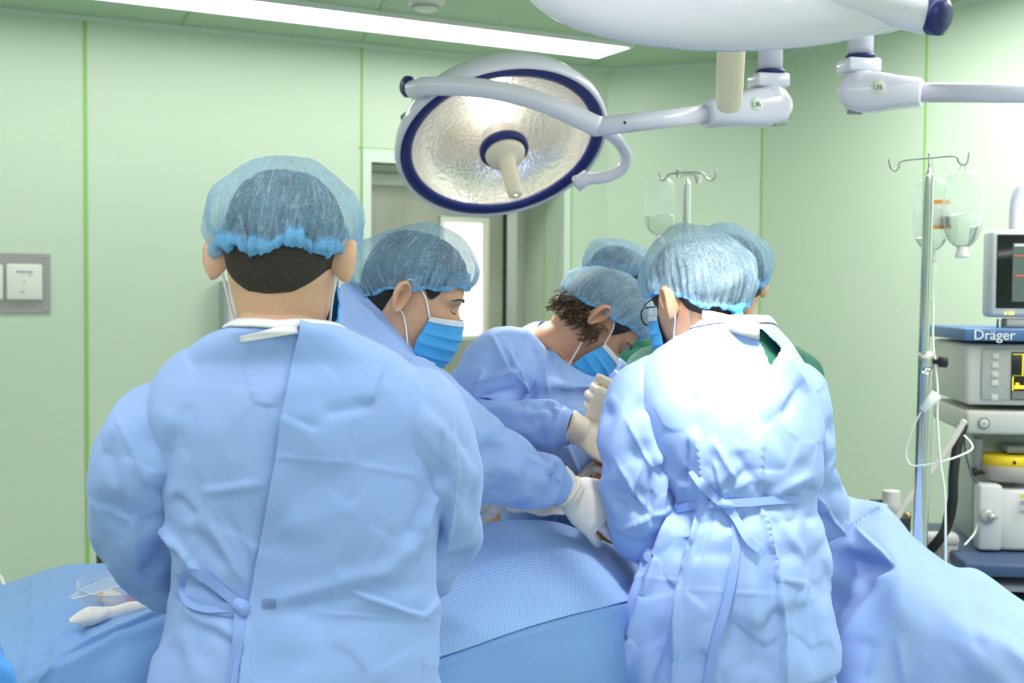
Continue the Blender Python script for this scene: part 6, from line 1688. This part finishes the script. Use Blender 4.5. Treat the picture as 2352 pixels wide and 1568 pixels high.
obj('front_block', mbox(2245, 1110, 2296, 1262, .06, .02, .008), mat('vaporiser_white', (.66, .65, .66), .4), vap)
kc = mp(2262, 1182) - ey*.02
obj('lever', join(lathe([(.002, .014), (.016, .014), (.02, .008), (.02, -.004)], kc, -ey, 24), tube([kc - ey*.008, kc - ey*.010 + ex*.026], [.014, .004], 12, seg=6)), mat('lever_grey', (.50, .49, .47), .35, .3), vap)
obj('printed_label', join(mbox(2340, 1132, 2400, 1138, .002, .024, 0), mbox(2338, 1146, 2400, 1158, .002, .024, 0), mbox(2338, 1168, 2350, 1176, .002, .024, 0)), grey_p, vap, False)
obj('yellow_label', mbox(2338, 1132, 2400, 1141, .0025, .025, 0), mat('signal_yellow', (.85, .62, .02), .4), vap, False)
obj('side_knob', lathe([(.006, 0), (.006, .018), (.012, .02), (.012, .034), (.002, .036)], mp(2268, 1088) + ey*.03, -ex, 20), rubber, am)
obj('work_top', mbox(2182, 1262, 2750, 1312, .56, .16, .008), m_blue2, am)
obj('drawer', mbox(2200, 1316, 2750, 1352, .50, .12, .006), mat('drawer_grey', (.40, .40, .46), .5), am)
obj('cabinet', mbox(2204, 1354, 2750, 1900, .50, .10, .01), m_blue2, am)
for q in (0, 1):
    c = mp(2260 if q == 0 else 2640, 1350) + ey*.25; obj('castor', lathe([(.002, -.02), (.05, -.02), (.055, 0), (.05, .02), (.002, .02)], np.array([c[0], c[1], .057]), ex, 24), rubber, am)
zc = mp(2300, 1900)[2]
obj('plinth', box(np.array([*(mp(2440, 1350) + ey*.2)[:2], (zc + .06)/2 + .02]), (.62, .42, max(.05, zc - .06)), MM, .01), m_blue2, am)
# breathing hoses and side arm
hs = thing('breathing_hose', mp(2210, 980), 'thick black hose hanging down left of the anaesthesia machine', 'hose')
hp = [(2212, 975, 3.12), (2198, 1030, 3.10), (2190, 1090, 3.09), (2188, 1150, 3.09), (2178, 1200, 3.10), (2160, 1235, 3.10), (2130, 1270, 3.12)]
v, f = tub(hp, .0125, n=16, seg=200)
obj('hose', (v, f), rubber, hs)
hs2 = thing('cable', mp(2213, 960), 'pale grey tube running from the anaesthesia machine down to the left', 'tube')
obj('tube', tub([(2216, 965, 3.08), (2180, 1025, 3.07), (2130, 1095, 3.06), (2085, 1150, 3.05), (2060, 1190, 3.04)], .008, n=12, seg=60), mat('pale_tube', (.62, .58, .53), .5), hs2)
hs3 = thing('cable', mp(2215, 1000), 'thin dark cable hanging between hose and vaporiser', 'cable')
obj('cable', join(tub([(2214, 985, 3.13), (2218, 1040, 3.13), (2235, 1095, 3.12), (2245, 1110, 3.12)], .003, n=8, seg=40), tub([(2188, 1110, 3.12), (2170, 1180, 3.12), (2160, 1225, 3.12)], .0025, n=8, seg=30)), mat('cable_grey', (.10, .11, .12), .5), hs3)
hs4 = thing('cable', mp(2240, 1215), 'thin pale hose curving away below the vaporiser', 'cable')
obj('cable', tub([(2246, 1200, 3.14), (2238, 1225, 3.12), (2215, 1252, 3.10)], .003, n=8, seg=30), line_m, hs4)
ab = thing('absorber', P(2045, 1150, 3.15), 'small grey absorber canister standing behind the right drape', 'canister')
obj('canister', lathe([(.002, .045), (.022, .045), (.0235, .042), (.0235, .012), (.026, .010), (.026, -.012), (.024, -.014), (.024, -.05), (.002, -.05)], P(2047, 1165, 3.15), up, 36), grey_l, ab)
obj('valve_block', join(box(P(2062, 1205, 3.15), (.055, .06, .06), None, .01), box(P(2020, 1152, 3.16), (.05, .02, .012), None, .004)), dark_m, ab)
obj('brass_nut', lathe([(.002, .012), (.009, .012), (.009, -.006), (.002, -.006)], P(2082, 1184, 3.13), (1, -.3, .1), 12), mat('brass', (.45, .33, .2), .35, .8), ab)
obj('support', tube([P(2055, 1215, 3.16), np.array([*P(2055, 1215, 3.16)[:2], .02])], .016, 16), grey_m, ab)
sa = thing('support_arm', P(2150, 1240, 3.2), 'grey angled support arm behind the steel pole', 'support arm')
obj('arm', join(box(P(2140, 1236, 3.18), (.135, .05, .034), rotz(-.1), .012), box(P(2178, 1275, 3.18), (.045, .05, .12), rotz(-.1), .012)), grey_l, sa)
obj('post', tube([P(2178, 1300, 3.18), np.array([*P(2178, 1300, 3.18)[:2], .02])], .018, 16), grey_m, sa)
# patient monitor with its pale arm
mo = thing('patient_monitor', mp(2340, 740), 'patient monitor with dark screen standing on the blue shelf at the right edge', 'monitor')
def nbox(x0, y0, x1, y1, depth, front, bev): return mbox(x0, y0, x1, y1, depth, front, bev)
obj('casing', nbox(2288, 524, 2620, 732, .09, -.05, .012), mat('monitor_grey', (.58, .60, .62), .4), mo)
sc_ = obj('screen', nbox(2302, 536, 2606, 710, .006, -.047, .002), mat('black_glass', (.012, .013, .014), .12), mo)
obj('screen_picture', nbox(2338, 556, 2580, 694, .002, -.0445, 0), mat('screen_glow', (.06, .09, .08), .3, emit=(.20, .28, .24), estr=.25), sc_, False)
obj('screen_trace', join(nbox(2341, 584, 2380, 587, .002, -.0435, 0), nbox(2343, 630, 2380, 634, .002, -.0435, 0)), mat('trace_red', (.4, .05, .03), .4, emit=(.9, .15, .08), estr=.5), sc_, False)
obj('screen_bar', nbox(2341, 558, 2480, 564, .002, -.0435, 0), mat('trace_grey', (.4, .45, .45), .4, emit=(.6, .65, .65), estr=.5), sc_, False)
for x in (2321, 2331, 2338): obj('indicator_light', nbox(x-2, 717, x+2, 723, .004, -.046, 0), mat('yellow_led', (.8, .75, .1), .4, emit=(1.0, .9, .15), estr=1.2), mo, False)
obj('stand_neck', nbox(2325, 732, 2420, 754, .06, -.06, .006), grey_m, mo)
obj('cable', join(tub([(2292, 732, 3.2), (2291, 752, 3.2)], .003, n=8), tub([(2306, 732, 3.2), (2302, 752, 3.2)], .003, n=8)), mat('cable_grey', (.10, .11, .12), .5), mo)
ar = thing('hose_arm', mp(2330, 520), 'pale curved tube rising behind the patient monitor', 'tube')
obj('tube', tub([(2332, 560, 3.32), (2332, 520, 3.32), (2336, 460, 3.31), (2352, 425, 3.30), (2385, 405, 3.30), (2450, 400, 3.30)], .017, n=20, seg=60), shell_m, ar)
# ------------------------------------------------------------------ small things by the left wall and behind the team
def wallA(px, py, out=0.0):
    s = along_A(px); b = cAB + UA*s; p = P(px, py, b[1]); return p + NA*out
MA = np.stack([UA, -NA, up], 1)
q0, q1 = wallA(-125, 578), wallA(116, 719)
sp = thing('wall_socket_panel', (q0 + q1)/2, 'grey steel wall plate with white socket covers at the left edge', 'wall socket')
wd = np.dot(q1 - q0, UA); ht = q0[2] - q1[2]
obj('plate', box((q0 + q1)/2 + NA*.004, (wd, .008, ht), MA, .002), mat('plate_steel', (.40, .39, .39), .45, .35), sp, False)
for x0, x1 in ((-92, 7), (14, 97)):
    a, b = wallA(x0, 606), wallA(x1, 689); w = np.dot(b - a, UA)
    so = obj('socket_cover', box((a + b)/2 + NA*.014, (w, .022, a[2] - b[2]), MA, .008, 3), mat('socket_white', (.84, .84, .80), .4), sp)
    if x0 > 0:
        mk = [box(wallA(x, y) + NA*.0255, (wdt, .001, hh), MA) for x, y, wdt, hh in ((46, 624, .030, .0065), (66, 624.5, .028, .0065), (55, 629, .004, .005), (68, 632, .012, .004), (55, 648, .006, .006), (55, 665, .004, .005), (50, 671, .014, .005))]
        obj('printed_mark', join(*mk), mat('blue_grey_print', (.30, .32, .45), .6), so, False)
for x, y in ((104, 590), (104, 708)):
    obj('screw', lathe([(.002, .003), (.005, .003), (.006, 0)], wallA(x, y) + NA*.008, NA, 16), steel, sp)
pb = wallA(530, 700)
wb = thing('wall_cabinet', pb, 'narrow white cabinet with grey edge on the wall behind the front person', 'cabinet')
a, b = wallA(512, 645), wallA(590, 1100)
obj('cabinet_body', box((a + b)/2 + NA*.05, (np.dot(b - a, UA), .10, a[2] - b[2]), MA, .004), mat('cabinet_white', (.72, .74, .75), .4), wb, False)
a, b = wallA(503, 645), wallA(513, 1100)
obj('grey_edge', box((a + b)/2 + NA*.055, (np.dot(b - a, UA), .115, a[2] - b[2]), MA, .002), mat('edge_grey', (.36, .40, .42), .4), wb, False)
es = thing('equipment_stand', (P(234, 1270, 3.3)[0], 3.3, 0), 'dark metal stand with two posts behind the front person on the left', 'stand')
for x, r in ((226, .006), (238, .014), (258, .012)):
    p = P(x, 1190, 3.3); obj('post', tube([p, np.array([p[0], p[1], .02])], r, 14), dark_m, es)
p = P(241, 1190, 3.3); obj('shelf', box(p - up*.01, (.07, .05, .02), None, .004), dark_m, es); obj('foot', box((p[0], p[1], .02), (.4, .3, .03), None, .01), dark_m, es)
cb = thing('cable', P(2, 1330, 2.45), 'pale cable end on the far edge of the left drape', 'cable')
obj('cable', tub([(-60, 1300, 2.56), (-20, 1310, 2.54), (2, 1326, 2.53), (10, 1344, 2.52)], .004, n=8, seg=30), line_m, cb)
ck = thing('clamp', P(1896, 1105, 2.95), 'small black clamp with cable behind the right drape next to the person with glasses', 'clamp')
obj('clamp_body', join(box(P(1893, 1105, 2.95), (.026, .03, .035), None, .006), lathe([(.002, .012), (.012, .012), (.014, -.012), (.002, -.012)], P(1886, 1098, 2.94), (-.3, -1, 0), 20)), rubber, ck)
obj('cable', tub([(1900, 1094, 2.95), (1909, 1100, 2.95), (1914, 1120, 2.95), (1918, 1150, 2.96)], .003, n=8, seg=30), rubber, ck)
obj('post', tube([P(1893, 1115, 2.96), np.array([*P(1893, 1115, 2.96)[:2], .02])], .01, 12), chrome, ck)
